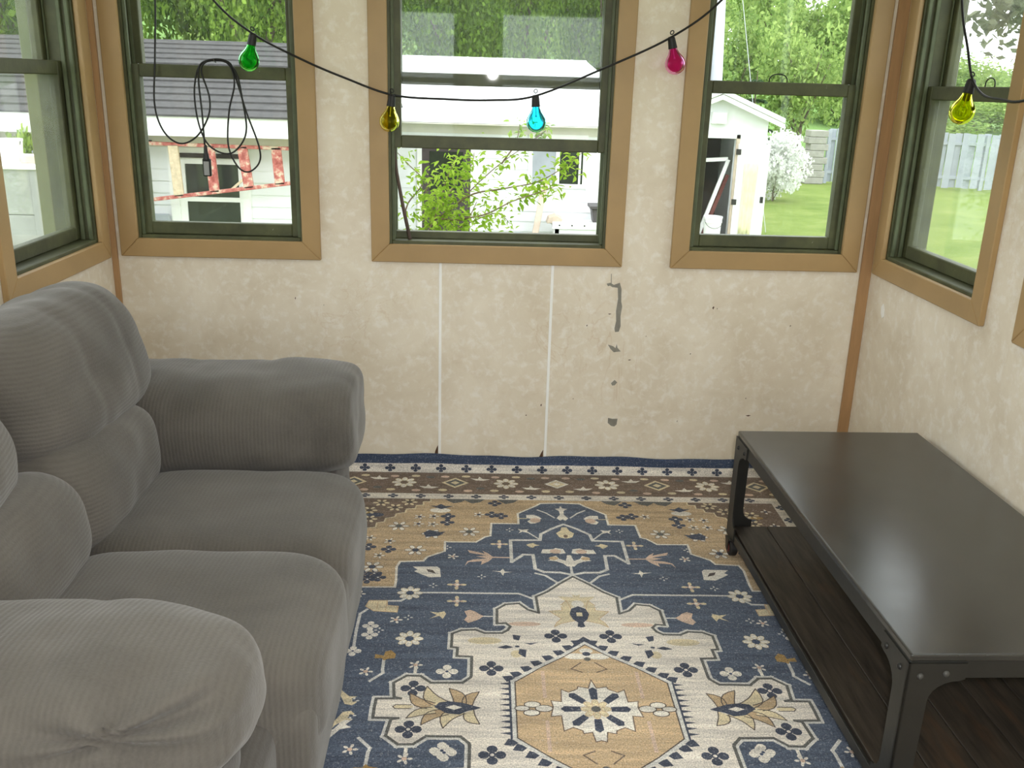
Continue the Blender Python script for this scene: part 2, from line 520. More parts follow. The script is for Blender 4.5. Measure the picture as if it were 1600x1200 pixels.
# added fill light on the ceiling, out of view, to brighten the room
fill_lamp = thing('added_fill_lamp', (0.1, 1.0, ZC), 'added round flush fill light on the ceiling, out of view', 'fill_lamp')
MB().lathe([(0.0, 0.0), (0.19, 0.0), (0.19, -0.03), (0.17, -0.035)], (0.1, 1.0, ZC), n=28).build('base', M['ceiling'], fill_lamp, smooth=False)
MB().lathe([(0.17, -0.03), (0.175, -0.05), (0.15, -0.085), (0.09, -0.11), (0.0, -0.12)], (0.1, 1.0, ZC), n=28).build('fill_dome', M['fill_lamp'], fill_lamp, smooth=True)

# corner strips
tag(MB().box(1.487, XR, YB - 0.012, YB, 0.0, ZC).build('trim_1', M['cornerwood'], bevel=0.002), kind='structure')
tag(MB().box(XL, -1.398, YB - 0.012, YB, 0.0, ZC).build('trim_2', M['cornerwood'], bevel=0.002), kind='structure')

# seams and torn patches on the window wall
def wall_chip(name, pts, mat, th=0.0012):
    mb = MB()
    mb.prism(pts, 1, YB - th, YB)
    return mb.build(name, mat, WALL['back'])
for xs in (-0.1635, 0.274):
    MB().box(xs - 0.0055, xs + 0.0055, YB - 0.003, YB, 0.02, 0.90).build('seam_strip', M['seam'], WALL['back'], bevel=0.001)
wall_chip('torn_patch', [(0.541, .815), (0.549, .79), (0.551, .74), (0.556, .72), (0.552, .68), (0.555, .64), (0.549, .617), (0.534, .615), (0.531, .63), (0.536, .66), (0.533, .70), (0.538, .75), (0.534, .795), (0.512, .797), (0.503, .803), (0.495, .80), (0.489, .81), (0.503, .814), (0.518, .806)], M['torn'])
wall_chip('torn_patch', [(0.5045, .85), (0.5065, .85), (0.5085, .808), (0.506, .808)], M['torn'])
wall_chip('torn_patch', [(0.509, .562), (0.53, .556), (0.54, .548), (0.5445, .565), (0.548, .55), (0.562, .535), (0.545, .533), (0.534, .531), (0.52, .545)], M['torn'])
wall_chip('torn_patch', [(0.531, .40), (0.545, .414), (0.556, .404), (0.547, .392), (0.536, .39)], M['torn'])
wall_chip('torn_patch', [(0.528, .25), (0.546, .246), (0.567, .247), (0.565, .222), (0.556, .213), (0.543, .215), (0.528, .228)], M['torn'])
wall_chip('chipped_corner', [(-0.187, .06), (-0.170, .06), (-0.170, .118), (-0.175, .108), (-0.182, .09)], M['chip'])
wall_chip('chipped_corner', [(0.245, .06), (0.266, .06), (0.266, .105), (0.258, .09)], M['chip'])
for x, z, w, h in ((0.92, .722, .008, .014), (0.936, .719, .004, .005), (0.508, .688, .014, .004), (0.42, .639, .005, .008), (1.238, .655, .006, .006),
                   (0.845, .53, .005, .006), (0.60, .50, .014, .004), (0.25, .30, .006, .012), (0.19, .255, .006, .006), (0.815, .24, .003, .009),
                   (1.108, .27, .022, .006), (1.09, .345, .004, .006), (-0.73, .725, .004, .010), (-0.62, .70, .003, .004), (0.66, .60, .004, .004), (0.38, .33, .005, .004)):
    wall_chip('wall_nick', [(x - w / 2, z), (x, z - h / 2), (x + w / 2, z + h * .2), (x + w * .1, z + h / 2)], M['chip'], 0.0008)
mb = MB(); lprism(mb, SIDES['right'], [(3.44, .735), (3.455, .75), (3.46, .775), (3.445, .79), (3.43, .77), (3.425, .745)], -0.002, 0)
mb.build('torn_patch', M['seam'], WALL['right'])

TW = 0.065   # width of the casing boards
def window(n, side, o, raised=0.0, glass='glass', casing=True):
    P = SIDES[side]
    u0, u1, z0, z1 = o
    W = thing('window_%d' % n, P((u0 + u1) / 2, 0, z0), kind='structure')
    if casing:
        a0, a1, b0, b1 = u0 - TW, u1 + TW, z0 - TW, z1 + TW
        i0, i1, j0, j1 = u0 + 0.004, u1 - 0.004, z0 + 0.004, z1 - 0.004
        for pts in ([(a0, b0), (a1, b0), (i1, j0), (i0, j0)], [(a0, b1), (i0, j1), (i1, j1), (a1, b1)],
                    [(a0, b0), (i0, j0), (i0, j1), (a0, b1)], [(a1, b0), (a1, b1), (i1, j1), (i1, j0)]):
            lprism(MB_ := MB(), P, pts, -0.019, 0.0)
            MB_.build('casing_board', M['tan'], W, bevel=0.0025)
    # jamb lining and stops
    j = MB(); t = 0.013
    lbox(j, P, u0, u0 + t, 0.0, WT + 0.004, z0, z1); lbox(j, P, u1 - t, u1, 0.0, WT + 0.004, z0, z1)
    lbox(j, P, u0 + t, u1 - t, 0.0, WT + 0.015, z1 - t, z1)
    j.build('jamb', M['green'], W)
    lbox(k := MB(), P, u0 + t, u1 - t, 0.0, WT + 0.01, z0, z0 + 0.016)
    k.build('sill', M['green'], W, bevel=0.003)
    s_ = MB()
    for a, b in ((u0 + t, u0 + t + 0.012), (u1 - t - 0.012, u1 - t)):
        lbox(s_, P, a, b, 0.008, 0.022, z0 + 0.016, z1 - t)
        o_ = 0.030 if side in ('left', 'right') else 0.0
        lbox(s_, P, a, b, 0.062 + o_, 0.068 + o_, z0 + 0.016, z1 - t)
        if not o_: lbox(s_, P, a, b, 0.112, 0.135, z0 + 0.016, z1 - t)
        else: lbox(s_, P, a, b, 0.036, 0.050, z0 + 0.016, z1 - t)
    s_.build('stop_bead', M['green_dark'], W, bevel=0.002)
    off = 0.030 if side in ('left', 'right') else 0.0
    if side == 'left':
        e = MB(); xd = 0.05
        lbox(e, P, u0 - 0.03, u0 + 0.012, WT + 0.001, WT + xd, z0 - 0.03, z1 + 0.03); lbox(e, P, u1 - 0.012, u1 + 0.03, WT + 0.001, WT + xd, z0 - 0.03, z1 + 0.03)
        e.build('exterior_casing', M['green_out'], W, bevel=0.003)
    zm = 1.557
    L, R = u0 + t, u1 - t
    def sash(name, d0, d1, a, b, rb, rt, st=0.036):
        f = MB()
        lbox(f, P, L, L + st, d0, d1, a, b); lbox(f, P, R - st, R, d0, d1, a, b)
        lbox(f, P, L + st, R - st, d0, d1, a, a + rb); lbox(f, P, L + st, R - st, d0, d1, b - rt, b)
        so = f.build(name, M['green'], W, bevel=0.003)
        g = MB(); dm = (d0 + d1) / 2
        lbox(g, P, L + st - 0.006, R - st + 0.006, dm - 0.0015, dm + 0.0015, a + rb - 0.006, b - rt + 0.006)
        g.build('pane', M[glass], so)
        return so
    sash('upper_sash', 0.070 + off, 0.108 + off, zm - 0.022, z1 - t - 0.002, 0.044, 0.045)
    lower = sash('lower_sash', 0.024 + off, 0.060 + off, z0 + 0.017 + raised, zm + 0.024 + raised, 0.046, 0.046)
    return W, lower

WIN = {}
k = 0
for side in ('back', 'left', 'right', 'front'):
    for q, o in enumerate(OPEN[side]):
        k += 1
        raised = 0.345 if (side == 'back' and q == 1) else 0.0
        WIN[k] = window(k, side, o, raised, 'glass_dusty' if side in ('right', 'left') else 'glass')
W, so = WIN[2]      # inner bottom strip below the raised sash
m_ = MB(); lbox(m_, SIDES['back'], OPEN['back'][1][0] + .013, OPEN['back'][1][1] - .013, 0.066, 0.10, 0.961, 0.988)
m_.build('storm_rail', M['green'], W, bevel=0.002)
# little wire pulls on the meeting rails
for wk, x in ((3, 1.093),):
    W, so = WIN[wk]
    yy = YB + 0.042
    pth = [(x - 0.034 * math.cos(a), yy, 1.580 + 0.030 * math.sin(a) ** 0.6) for a in np.linspace(0.0, math.pi, 15)]
    MB().tube(pth, 0.0022, 6).build('wire_pull', M['cable'], W, smooth=True)
W, so = WIN[8]
MB().tube([(XR + 0.072, 3.08 - 0.03 * math.cos(a), 1.580 + 0.028 * math.sin(a) ** 0.6) for a in np.linspace(0, math.pi, 13)], 0.002, 6).build('wire_pull', M['cable'], W, smooth=True)

# stick that props the raised sash
t = thing('prop_stick', (-0.285, YB + 0.03, 0.961), 'thin weathered stick propping up the raised middle window sash', 'stick')
MB().tube([(-0.283, YB + 0.032, 0.961), (-0.31, YB + 0.033, 1.09), (-0.332, YB + 0.036, 1.21), (-0.343, YB + 0.040, 1.305)], [0.0075, 0.007, 0.0065, 0.006], 7).build('shaft', M['stick'], t, smooth=True)

# ================================================================== rug
RUG_D = {'D':{'brown_steps':[[-499,1270],[-498,1253],[-526,1249],[-524,1220],[-550,1216],[-553,1188],[-585,1184],[-588,1153],[-620,1142],[-623,1115],[-656,1102],[-658,1073],[-685,1063],[-685,1028],[-715,1022],[-718,996],[-744,990]],'navy_top':[[16,1251],[-77,1248],[-92,1228],[-167,1156],[-166,1154],[-166,1071],[-266,1071],[-270,972],[-290,962],[-321,922],[-419,922],[-430,924],[-428,853],[-486,810],[-497,782],[-575,775],[-583,739],[-577,650],[-577,608],[-726,605]],'med':[[-1,686],[-47,638],[-88,590],[-128,557],[-124,462],[-157,480],[-183,516],[-225,509],[-252,481],[-253,401],[-227,404],[-213,386],[-222,365],[-239,350],[-290,349],[-316,366],[-358,363],[-385,345],[-385,276],[-367,274],[-368,232],[-326,230],[-326,140],[-328,133],[-349,109],[-388,109],[-434,108],[-464,138],[-501,139],[-534,107],[-527,45],[-509,40],[-573,39],[-574,-16]],'oct':[[0,302],[-72,236],[-135,188],[-214,113],[-214,51],[-211,-8]],'star':[[1,125],[11,88],[38,95],[42,84],[66,70],[85,82],[88,30],[115,34],[111,8],[119,-31],[92,-27],[90,-87],[66,-73],[43,-85],[41,-97],[19,-91],[14,-127],[1,-119]],'palm':[[304,71],[345,54],[375,59],[384,83],[399,75],[399,52],[431,60],[442,91],[450,70],[439,45],[472,45],[483,63],[491,45],[480,18],[524,16],[520,3],[490,0],[478,3],[488,-38],[471,-31],[453,-19],[439,-22],[449,-64],[434,-53],[417,-34],[407,-27],[406,-53],[393,-76],[385,-49],[372,-39],[340,-44],[325,-68],[300,-54],[317,-21],[298,3],[321,23],[317,33]],'palm_blue':[[298,3],[322,13],[350,24],[384,29],[408,24],[420,5],[387,-20],[354,-25],[335,-11],[312,-4]],'palm_core':[[347,4],[370,14],[391,4],[368,-6]],'crown':[[-2,1070],[-48,1032],[-88,990],[-94,943],[-199,940],[-199,866],[-199,781],[-157,835],[-124,833],[-121,737],[-93,716],[-40,714],[-1,699]],'crown2':[[-122,707],[-89,692],[-65,661],[-47,639]],'vine1':[[-406,577],[-305,576],[-185,576],[-178,573],[-136,545]],'vine1b':[[-386,577],[-492,576]],'vine2':[[-532,547],[-551,525],[-588,524]],'vine3':[[-649,474],[-667,448],[-667,357],[-663,271]],'vine4':[[-571,212],[-570,166],[-567,152],[-599,115]],'topflower_a':[[0,597],[10,583],[7,556],[57,560],[29,531],[23,497],[-25,496],[-33,541],[-59,561],[-14,556],[-13,582]],'topflower_b':[[-54,507],[-34,536],[-21,480],[-29,447],[-14,421],[-59,404],[-81,386],[-73,409],[-57,431],[-92,473],[-50,479]],'topblue':[[4,500],[25,486],[29,459],[19,427],[5,405],[6,390],[-6,384],[-6,410],[-28,431],[-30,458],[-17,491]],'topcore':[[-10,464],[6,467],[6,445],[-10,445]],'fish':[[-530,742],[-449,744],[-439,732],[-433,675],[-471,672],[-506,697],[-523,711],[-512,721]],'fish_core':[[-484,726],[-462,720],[-450,696],[-476,707]],'crab':[[-96,846],[-89,875],[-53,876],[-43,885],[-16,877],[-10,848],[-30,842],[-48,858],[-66,844]],'crab2':[[-74,795],[-60,807],[-65,818],[-45,830],[-35,807],[-14,794],[-5,836],[8,831],[10,792],[21,792],[7,756],[-12,755],[-24,774],[-47,790]],'leafarrow':[[-260,813],[-279,841],[-298,858],[-290,838],[-320,851],[-349,862],[-342,842],[-284,824],[-320,817],[-281,804],[-325,797],[-349,783],[-357,750],[-344,778],[-300,784],[-303,759],[-276,785]],'cross1':[[-268,720],[-239,718],[-229,734],[-223,715],[-197,713],[-226,707],[-229,686],[-237,710]],'starw':[[-171,1028],[-156,1022],[-130,1026],[-138,1012],[-134,998],[-154,1007],[-169,994],[-161,1010]],'starw2':[[-145,906],[-132,915],[-119,921],[-112,910],[-96,904],[-114,898],[-122,883],[-136,894]],'puff':[[-33,998],[-17,1017],[-9,1046],[3,1046],[10,1018],[26,999],[14,968],[-4,958],[-23,967]],'shell':[[-135,1145],[-106,1146],[-89,1133],[-78,1116],[-94,1099],[-101,1076],[-122,1072],[-133,1091],[-117,1112],[-135,1118]],'flower_navytop':[[-24,1202],[-5,1205],[-2,1225],[4,1206],[17,1203],[4,1171],[-1,1146],[11,1122],[-10,1101],[-22,1121],[-7,1152],[-9,1183]],'leafgold':[[-457,464],[-433,459],[-413,467],[-407,453],[-416,424],[-427,441],[-457,424],[-435,445]],'cone':[[-352,468],[-335,477],[-317,466],[-308,455],[-293,442],[-308,423],[-319,415],[-339,404],[-352,420],[-343,441]],'block':[[-648,525],[-593,526],[-590,497],[-556,493],[-557,459],[-628,465],[-655,491]],'squig':[[-719,82],[-703,101],[-695,86],[-676,95],[-665,70],[-644,48],[-623,48],[-638,38],[-621,24],[-632,11],[-652,16],[-667,50],[-681,58],[-693,26],[-704,18],[-702,49]],'squig2':[[-713,-104],[-690,-102],[-686,-80],[-703,-47],[-683,-55],[-676,-84],[-666,-84],[-655,-65],[-653,-43],[-622,-43],[-638,-65],[-622,-76],[-650,-84],[-671,-118],[-681,-109],[-705,-123]],'comb':[[-598,219],[-598,239],[-573,232],[-571,252],[-555,259],[-540,240],[-541,220],[-562,216],[-571,208],[-577,220]]},'pts':{'clover_dark_med':[[-81,337],[-271,175],[-480,83],[-480,-102],[-264,-176]],'leaf4':[[-196,282]],'flower8':[[-526,573],[-508,318]],'clover_light':[[-393,160],[-387,-167],[-663,253],[-703,383],[-702,339],[-628,382],[-625,336]],'goldstar':[[-380,627],[-377,526],[-239,909]],'smallwhite':[[-684,564],[-556,417],[-399,815],[-481,189],[-615,157]],'diamond':[[-706,487]],'clover_tan_dark':[[-692,877],[-622,861],[-426,1125],[-428,1074],[-689,688],[-652,694],[-637,668],[-670,654],[-428,1124],[-252,1242],[-229,1133],[-264,1144]],'flower_tan':[[-602,1040],[-529,858],[-479,981],[-346,1001],[-664,737],[-821,645],[-695,944],[-624,922],[-533,1059],[-480,1058],[-532,1118],[-480,1123],[-650,816],[-458,1194],[-313,1143]],'brown_motif':[[-686,1234],[-630,1195],[-717,1094],[-724,1167],[-579,1244]]}}
def build_rug():
    UX, V0 = 0.316, 2.046
    HU, VE = 1.19, 1.614          # half width, half length (back edge runs up the wall)
    path = [(1.533, .006), (1.541, .0085), (1.548, .014), (1.553, .023), (1.556, .034), (1.5575, .045), (1.5585, .056), (1.559, .066), (1.559, .077)]
    arc = [1.533]
    for a, b in zip(path[:-1], path[1:]): arc.append(arc[-1] + math.hypot(b[0] - a[0], b[1] - a[1]))
    VE = arc[-1]
    def surf(u, v, lay=0.0):
        e = lay * 0.0002
        if v <= 1.533: return (u, v, 0.006 + e)
        yv = np.interp(v, arc, [p[0] for p in path]); zv = np.interp(v, arc, [p[1] for p in path])
        w = max(0.0, (v - 1.55) / 0.06)
        zv += w * (0.0035 * math.sin(u * 9.0) + 0.002 * math.sin(u * 23 + 1))
        k = min(1.0, (v - 1.533) / 0.03)
        return (u, yv - e * k, zv + e * (1 - k))
    COL = dict(navy=(90, 100, 118), navy2=(74, 86, 110), cream=(232, 224, 214), white=(222, 215, 206), tan=(192, 168, 136), tan2=(206, 180, 146), gold=(220, 206, 174),
               brown=(124, 107, 95), dblue=(74, 80, 96), peach=(214, 188, 170), line=(216, 214, 210), dark=(92, 84, 80), ochre=(176, 144, 92), grey=(104, 104, 102), pale=(232, 226, 216))
    V, F, K = [], [], []
    def emit(pts, col, lay):
        n = len(V)
        lay = lay + (len(F) % 89) * 0.004
        V.extend(surf(u, v, lay) for u, v in pts)
        F.append(tuple(range(n, n + len(pts)))); K.append(s2l(COL[col]))
    def rect(u0, u1, v0, v1, col, lay, du=0.04, dv=None):
        nu = max(1, int((u1 - u0) / du)); vv = [v0, v1]
        vv = sorted(set([v0, v1] + [a for a in arc if v0 < a < v1]))
        for i in range(nu):
            a, b = u0 + (u1 - u0) * i / nu, u0 + (u1 - u0) * (i + 1) / nu
            for c, d in zip(vv[:-1], vv[1:]): emit([(a, c), (b, c), (b, d), (a, d)], col, lay)
    def poly(pts, col, lay, mu=True, mv=True):
        alts = [pts]
        if mu: alts.append([(-u, v) for u, v in pts][::-1])
        if mv: alts += [[(u, -v) for u, v in p][::-1] for p in list(alts)]
        for p in alts: emit(p, col, lay)
    def stroke(pts, w, col, lay, mu=True, mv=True):
        for (a, b) in zip(pts[:-1], pts[1:]):
            dx, dy = b[0] - a[0], b[1] - a[1]; L = math.hypot(dx, dy)
            if L < 1e-6: continue
            ex, ey = dx / L * w * 0.4, dy / L * w * 0.4; nx, ny = -dy / L * w / 2, dx / L * w / 2
            a2, b2 = (a[0] - ex, a[1] - ey), (b[0] + ex, b[1] + ey)
            poly([(a2[0] + nx, a2[1] + ny), (a2[0] - nx, a2[1] - ny), (b2[0] - nx, b2[1] - ny), (b2[0] + nx, b2[1] + ny)], col, lay, mu, mv)
    def ell(u, v, ru, rv, col, lay, mu=True, mv=True, rot=0.0, n=12):
        c, s = math.cos(rot), math.sin(rot)
        poly([(u + ru * math.cos(a) * c - rv * math.sin(a) * s, v + ru * math.cos(a) * s + rv * math.sin(a) * c) for a in [2 * math.pi * i / n for i in range(n)]], col, lay, mu, mv)
    def clover(u, v, r, col, cc, lay, mu=True, mv=True, sq=1.0):
        for du, dv in ((1, 0), (-1, 0), (0, 1), (0, -1)): ell(u + du * r * .62, v + dv * r * .62 * sq, r * .42, r * .42 * sq, col, lay + (0.3 if du else 0), mu, mv, n=9)
        ell(u, v, r * .3, r * .3 * sq, col, lay + .5, mu, mv, n=8)
        if cc: ell(u, v, r * .16, r * .16 * sq, cc, lay + 1, mu, mv, n=7)
    def flower(u, v, r, npet, col, cc, lay, mu=True, mv=True, sq=1.0, edge=None):
        for k_ in range(npet):
            a = 2 * math.pi * k_ / npet
            if edge: ell(u + math.cos(a) * r * .62, v + math.sin(a) * r * .62 * sq, r * .36, r * .24, edge, lay - .4 + k_ * .02, mu, mv, rot=a, n=9)
            ell(u + math.cos(a) * r * .62, v + math.sin(a) * r * .62 * sq, r * .31, r * .19, col, lay + k_ * .03, mu, mv, rot=a, n=9)
        ell(u, v, r * .3, r * .3 * sq, cc, lay + .6, mu, mv, n=9)
    D = {k_: [(a / 1000, b / 1000) for a, b in v_] for k_, v_ in RUG_D['D'].items()}
    Q = {k_: [(a / 1000, b / 1000) for a, b in v_] for k_, v_ in RUG_D['pts'].items()}
    # ---- bands: 0 navy everywhere, then white, brown, white, brown field
    rect(-HU, HU, -VE, VE, 'navy2', 0)
    vo = 1.533 + 0.042
    rect(-HU + .06, HU - .06, -vo, vo, 'white', 1)
    rect(-1.091, 1.091, -1.533, 1.533, 'brown', 2, 2.2)
    rect(-.885, .885, -1.327, 1.327, 'white', 3, 2.0)
    rect(-.835, .835, -1.277, 1.277, 'brown', 4, 2.0)
    # ---- stepped corners
    st = D['brown_steps']
    tail = [(-.744, .990), (-.746, .965), (-.775, .955), (-.778, .93), (-.808, .92), (-.81, .895), (-.835, .885)]
    edge_t = st[1:] + tail
    top = [(0, 1.277)] + [(-.499, 1.277)] + edge_t + [(-.835, .604), (0, .604)]
    poly(top, 'tan', 5)
    stroke([(-.499, 1.277)] + edge_t, .006, 'gold', 6)
    nt = [(0, 1.250)] + D['navy_top'][1:-1] + [(-.835, .606)]
    poly(nt + [(-.835, 0), (0, 0)], 'navy', 6)
    stroke([(0, 1.254)] + D['navy_top'][1:-1] + [(-.835, .606)], .008, 'pale', 7)
    # ---- crown lines and vines on the blue
    stroke(D['crown'], .012, 'line', 7); stroke(D['crown2'], .009, 'line', 7)
    for nm in ('vine1', 'vine1b', 'vine2', 'vine3', 'vine4'): stroke(D[nm], .009, 'line', 7)
    stroke([(-.26, .813), (-.205, .812)], .007, 'peach', 7)
    stroke([(-.136, 1.005), (-.10, .955)], .006, 'line', 7)
    stroke([(-.135, 1.115), (-.17, 1.115)], .005, 'gold', 7); stroke([(-.09, 1.19), (-.06, 1.165), (-.03, 1.125)], .007, 'line', 7)
    stroke([(-.30, .442), (-.255, .441)], .006, 'line', 7); stroke([(-.0, .755), (-.001, .70)], .008, 'line', 7)
    stroke([(-.48, .15), (-.48, .195)], .009, 'pale', 7)
    for nm, col in (('fish', 'pale'), ('crab', 'pale'), ('crab2', 'pale'), ('leafarrow', 'peach'), ('cross1', 'pale'), ('starw', 'pale'), ('starw2', 'gold'), ('puff', 'gold'), ('shell', 'pale'),
                    ('flower_navytop', 'pale'), ('leafgold', 'gold'), ('cone', 'peach'), ('block', 'gold'), ('squig', 'gold'), ('comb', 'ochre')):
        poly(D[nm], col, 8)
    poly(D['squig2'], 'pale', 8, True, False)
    poly(D['fish_core'], 'dark', 9); ell(-.045, .86, .02, .016, 'peach', 9); ell(-.055, .81, .016, .012, 'tan2', 9); ell(0, .975, .008, .012, 'brown', 9)
    stroke(D['block'] + D['block'][:1], .004, 'tan2', 9); stroke([(-.62, .515), (-.62, .475)], .003, 'tan2', 9); stroke([(-.593, .52), (-.593, .465)], .003, 'tan2', 9)
    ell(-.103, 1.10, .02, .02, 'peach', 9)
    for u, v in Q['flower8']: flower(u, v, .042, 8, 'pale', 'navy2', 8, edge='gold')
    for i_, (u, v) in enumerate(Q['clover_light']): clover(u, v, .030 if i_ < 2 else .024, 'pale', 'navy2', 8, mv=(v > 0.0))
    for u, v in Q['goldstar']:
        flower(u, v, .034, 4, 'gold', 'peach', 8); flower(u + .002, v, .02, 4, 'peach', 'pale', 9)
    for u, v in Q['smallwhite']: flower(u, v, .022, 5, 'pale', 'peach', 8)
    for u, v in Q['diamond']: poly([(u - .018, v), (u, v - .018), (u + .018, v), (u, v + .018)], 'pale', 8)
    for u, v in ((-.455, .62), (-.60, .36), (-.30, .68), (-.42, .88), (-.36, .30), (-.52, .43), (-.70, .25), (-.63, -.03), (-.20, 1.02), (-.75, .34), (-.78, .12), (-.76, .52)):
        flower(u, v, .016, 4, 'line', 'navy', 8)
    # ---- tan field motifs
    for u, v in Q['clover_tan_dark']: clover(u, v, .026, 'dblue', 'pale', 8)
    for i_, (u, v) in enumerate(Q['flower_tan']): flower(u, v, .040 if i_ in (0, 1, 2, 3, 4) else .023, 6 if i_ < 5 else 5, 'pale', 'dblue' if i_ % 3 else 'grey', 8, edge='dark')
    poly([(-.50, 1.215), (-.475, 1.212), (-.458, 1.23), (-.44, 1.212), (-.41, 1.212), (-.455, 1.185)], 'dblue', 9); ell(-.458, 1.175, .04, .02, 'pale', 8)
    for u in (-.33, -.20, -.40): poly([(u - .045, 1.277), (u + .04, 1.277), (u + .02, 1.25), (u - .01, 1.238), (u - .03, 1.258)], 'grey', 8)
    poly([(-.51, .99), (-.49, 1.01), (-.45, .995), (-.43, 1.0), (-.455, .965), (-.50, .955)], 'dblue', 9.5)
    for u, v in Q['brown_motif']: flower(u, v, .034, 6, 'gold', 'dark', 8)
    for u, v in ((-.79, 1.20), (-.76, 1.02), (-.79, 1.08)): flower(u, v, .022, 4, 'pale', 'dblue', 8)
    ell(-.70, 1.13, .035, .018, 'dblue', 7.5); ell(-.735, 1.145, .03, .012, 'ochre', 7.6)
    # ---- side rows of the bands
    k_ = 0
    u = 0.0525
    while u < 1.10:
        clover(u, 1.555, .021, 'dblue', None, 8, True, True, sq=.85); u += .105
    u = 0.0
    while u < .84:
        if u == 0: clover(0, 1.302, .020, 'dblue', 'white', 8, False, True, sq=.9)
        else: clover(u, 1.302, .020, 'dblue', 'white', 8, sq=.9)
        u += .108
    v = 0.05
    while v < 1.26: clover(.860, v, .020, 'dblue', 'white', 8); v += .108
    v = 0.05
    while v < 1.5: clover(1.111, v, .020, 'dblue', None, 8); v += .105
    def diamond(u, v, a, b, o, i, mu, mv):
        poly([(u - a, v), (u, v - b), (u + a, v), (u, v + b)], o, 8, mu, mv); poly([(u - a * .72, v), (u, v - b * .72), (u + a * .72, v), (u, v + b * .72)], i, 8.5, mu, mv)
        poly([(u - a * .34, v), (u, v - b * .34), (u + a * .34, v), (u, v + b * .34)], o, 9, mu, mv)
    for n_ in range(0, 6):
        u = n_ * .205
        if n_ == 0: diamond(0, 1.432, .05, .042, 'pale', 'gold', False, True)
        elif n_ % 2: flower(u, 1.430, .052, 8, 'pale', 'brown', 8, edge='gold')
        else: diamond(u, 1.432, .055, .05, 'gold', 'grey', True, True)
        if u + .1 < 1.08:
            ub = u + .1025
            vv = 1.47 if n_ % 2 else 1.388
            poly([(ub - .04, vv), (ub - .012, vv - .014), (ub + .02, vv - .012), (ub + .042, vv + .008), (ub + .012, vv + .004), (ub + .005, vv + .026), (ub - .008, vv + .004)], 'pale', 8)
            for q_, (du, dv) in enumerate(((-.06, .062), (.06, .066), (-.055, -.07), (.05, -.075), (0, -.05 if n_ % 2 else .055))):
                ell(ub + du, 1.43 + dv, .018, .011, ('peach', 'gold', 'gold', 'peach', 'grey')[q_], 8)
    for n_ in range(1, 7):
        v = n_ * .205
        flower(.988, v, .052, 8, 'pale', 'brown', 8, edge='gold') if n_ % 2 else diamond(.988, v, .05, .055, 'gold', 'grey', True, True)
        for du, dv in ((-.06, .06), (.06, .09), (.05, -.06)): ell(.988 + du, v + dv, .012, .018, 'peach', 8)
    # ---- the medallion
    md = D['med'][:-1] + [(-.574, 0.0)]
    md[0] = (0, .686)
    stroke(md, .024, 'line', 9)
    poly(md + [(0, 0)], 'cream', 10)
    stroke(md, .0085, 'grey', 11)
    for u, v in Q['clover_dark_med']:
        if v > 0: clover(u, v, .033, 'dblue', 'cream', 11)
    for u, v in Q['leaf4']:
        poly([(u - .012, v + .06), (u + .012, v + .055), (u + .006, v + .03), (u - .010, v + .036)], 'dblue', 11)
        poly([(u + .006, v - .012), (u + .026, v - .016), (u + .022, v - .055), (u + .002, v - .035)], 'dblue', 11)
        poly([(u - .058, v - .006), (u - .032, v + .006), (u - .010, v - .004), (u - .034, v - .012)], 'dblue', 11)
        poly([(u + .02, v + .016), (u + .045, v + .018), (u + .062, v + .022), (u + .04, v + .009)], 'dblue', 11)
        ell(u, v, .007, .005, 'dblue', 11)
    ell(-.29, .31, .05, .018, 'gold', 10.6); ell(-.17, .40, .05, .012, 'peach', 10.6); ell(-.20, .245, .016, .018, 'gold', 10.6)
    ell(-.47, .05, .04, .012, 'pale', 10.6)
    pl = [(-a, b) for a, b in D['palm']]; pm = [(a, -b) for a, b in []]
    for sgn in (1, -1):
        ell(sgn * .405, 0, .052, .034, 'gold', 11, False, False); ell(sgn * .50, .006, .026, .008, 'gold', 11, False, False)
        stroke([(sgn * .48, .014), (sgn * .52, .014), (sgn * .527, .006), (sgn * .52, -.002), (sgn * .48, -.002)], .003, 'dark', 11.2, False, False)
        for n_, ((bx, by), (tx, ty), w_, cv_) in enumerate((((.352, .012), (.384, .084), .020, -.010), ((.395, .016), (.443, .092), .022, .016), ((.428, .010), (.486, .062), .019, .012), ((.420, -.008), (.489, -.040), .016, -.008),
                                                            ((.392, -.014), (.450, -.066), .018, -.012), ((.352, -.012), (.394, -.078), .020, -.016), ((.335, .010), (.304, .070), .018, .010), ((.330, -.012), (.302, -.062), .018, -.010))):
            dx, dy = tx - bx, ty - by; L_ = math.hypot(dx, dy); nx, ny = -dy / L_, dx / L_
            pa, pb2 = [], []
            for f_ in (0, .2, .4, .6, .8):
                wd = w_ * (1 - f_ ** 2.2) * (0.8 + .5 * f_); off = cv_ * math.sin(f_ * math.pi)
                pa.append((sgn * (bx + dx * f_ + nx * (wd - off)), by + dy * f_ + ny * (wd - off))); pb2.append((sgn * (bx + dx * f_ - nx * (wd + off)), by + dy * f_ - ny * (wd + off)))
            pt_ = pa + [(sgn * tx, ty)] + pb2[::-1]
            poly(pt_, 'gold' if n_ % 2 else 'tan', 11.5, False, False); stroke(pt_, .003, 'dark', 12, False, False)
        poly([(sgn * a, b) for a, b in D['palm_blue']], 'dblue', 12.5, False, False)
        poly([(sgn * a, b) for a, b in D['palm_core']], 'pale', 13, False, False)
    poly([(0, .600), (.014, .583), (.010, .556), (.060, .561), (.034, .53), (.026, .497), (-.026, .497), (-.034, .53), (-.060, .561), (-.010, .556), (-.014, .583)], 'gold', 11, False)
    ell(0, .582, .014, .016, 'pale', 11.5, False)
    poly(D['topflower_b'], 'gold', 11); stroke(D['topflower_b'] + D['topflower_b'][:1], .003, 'tan2', 12)
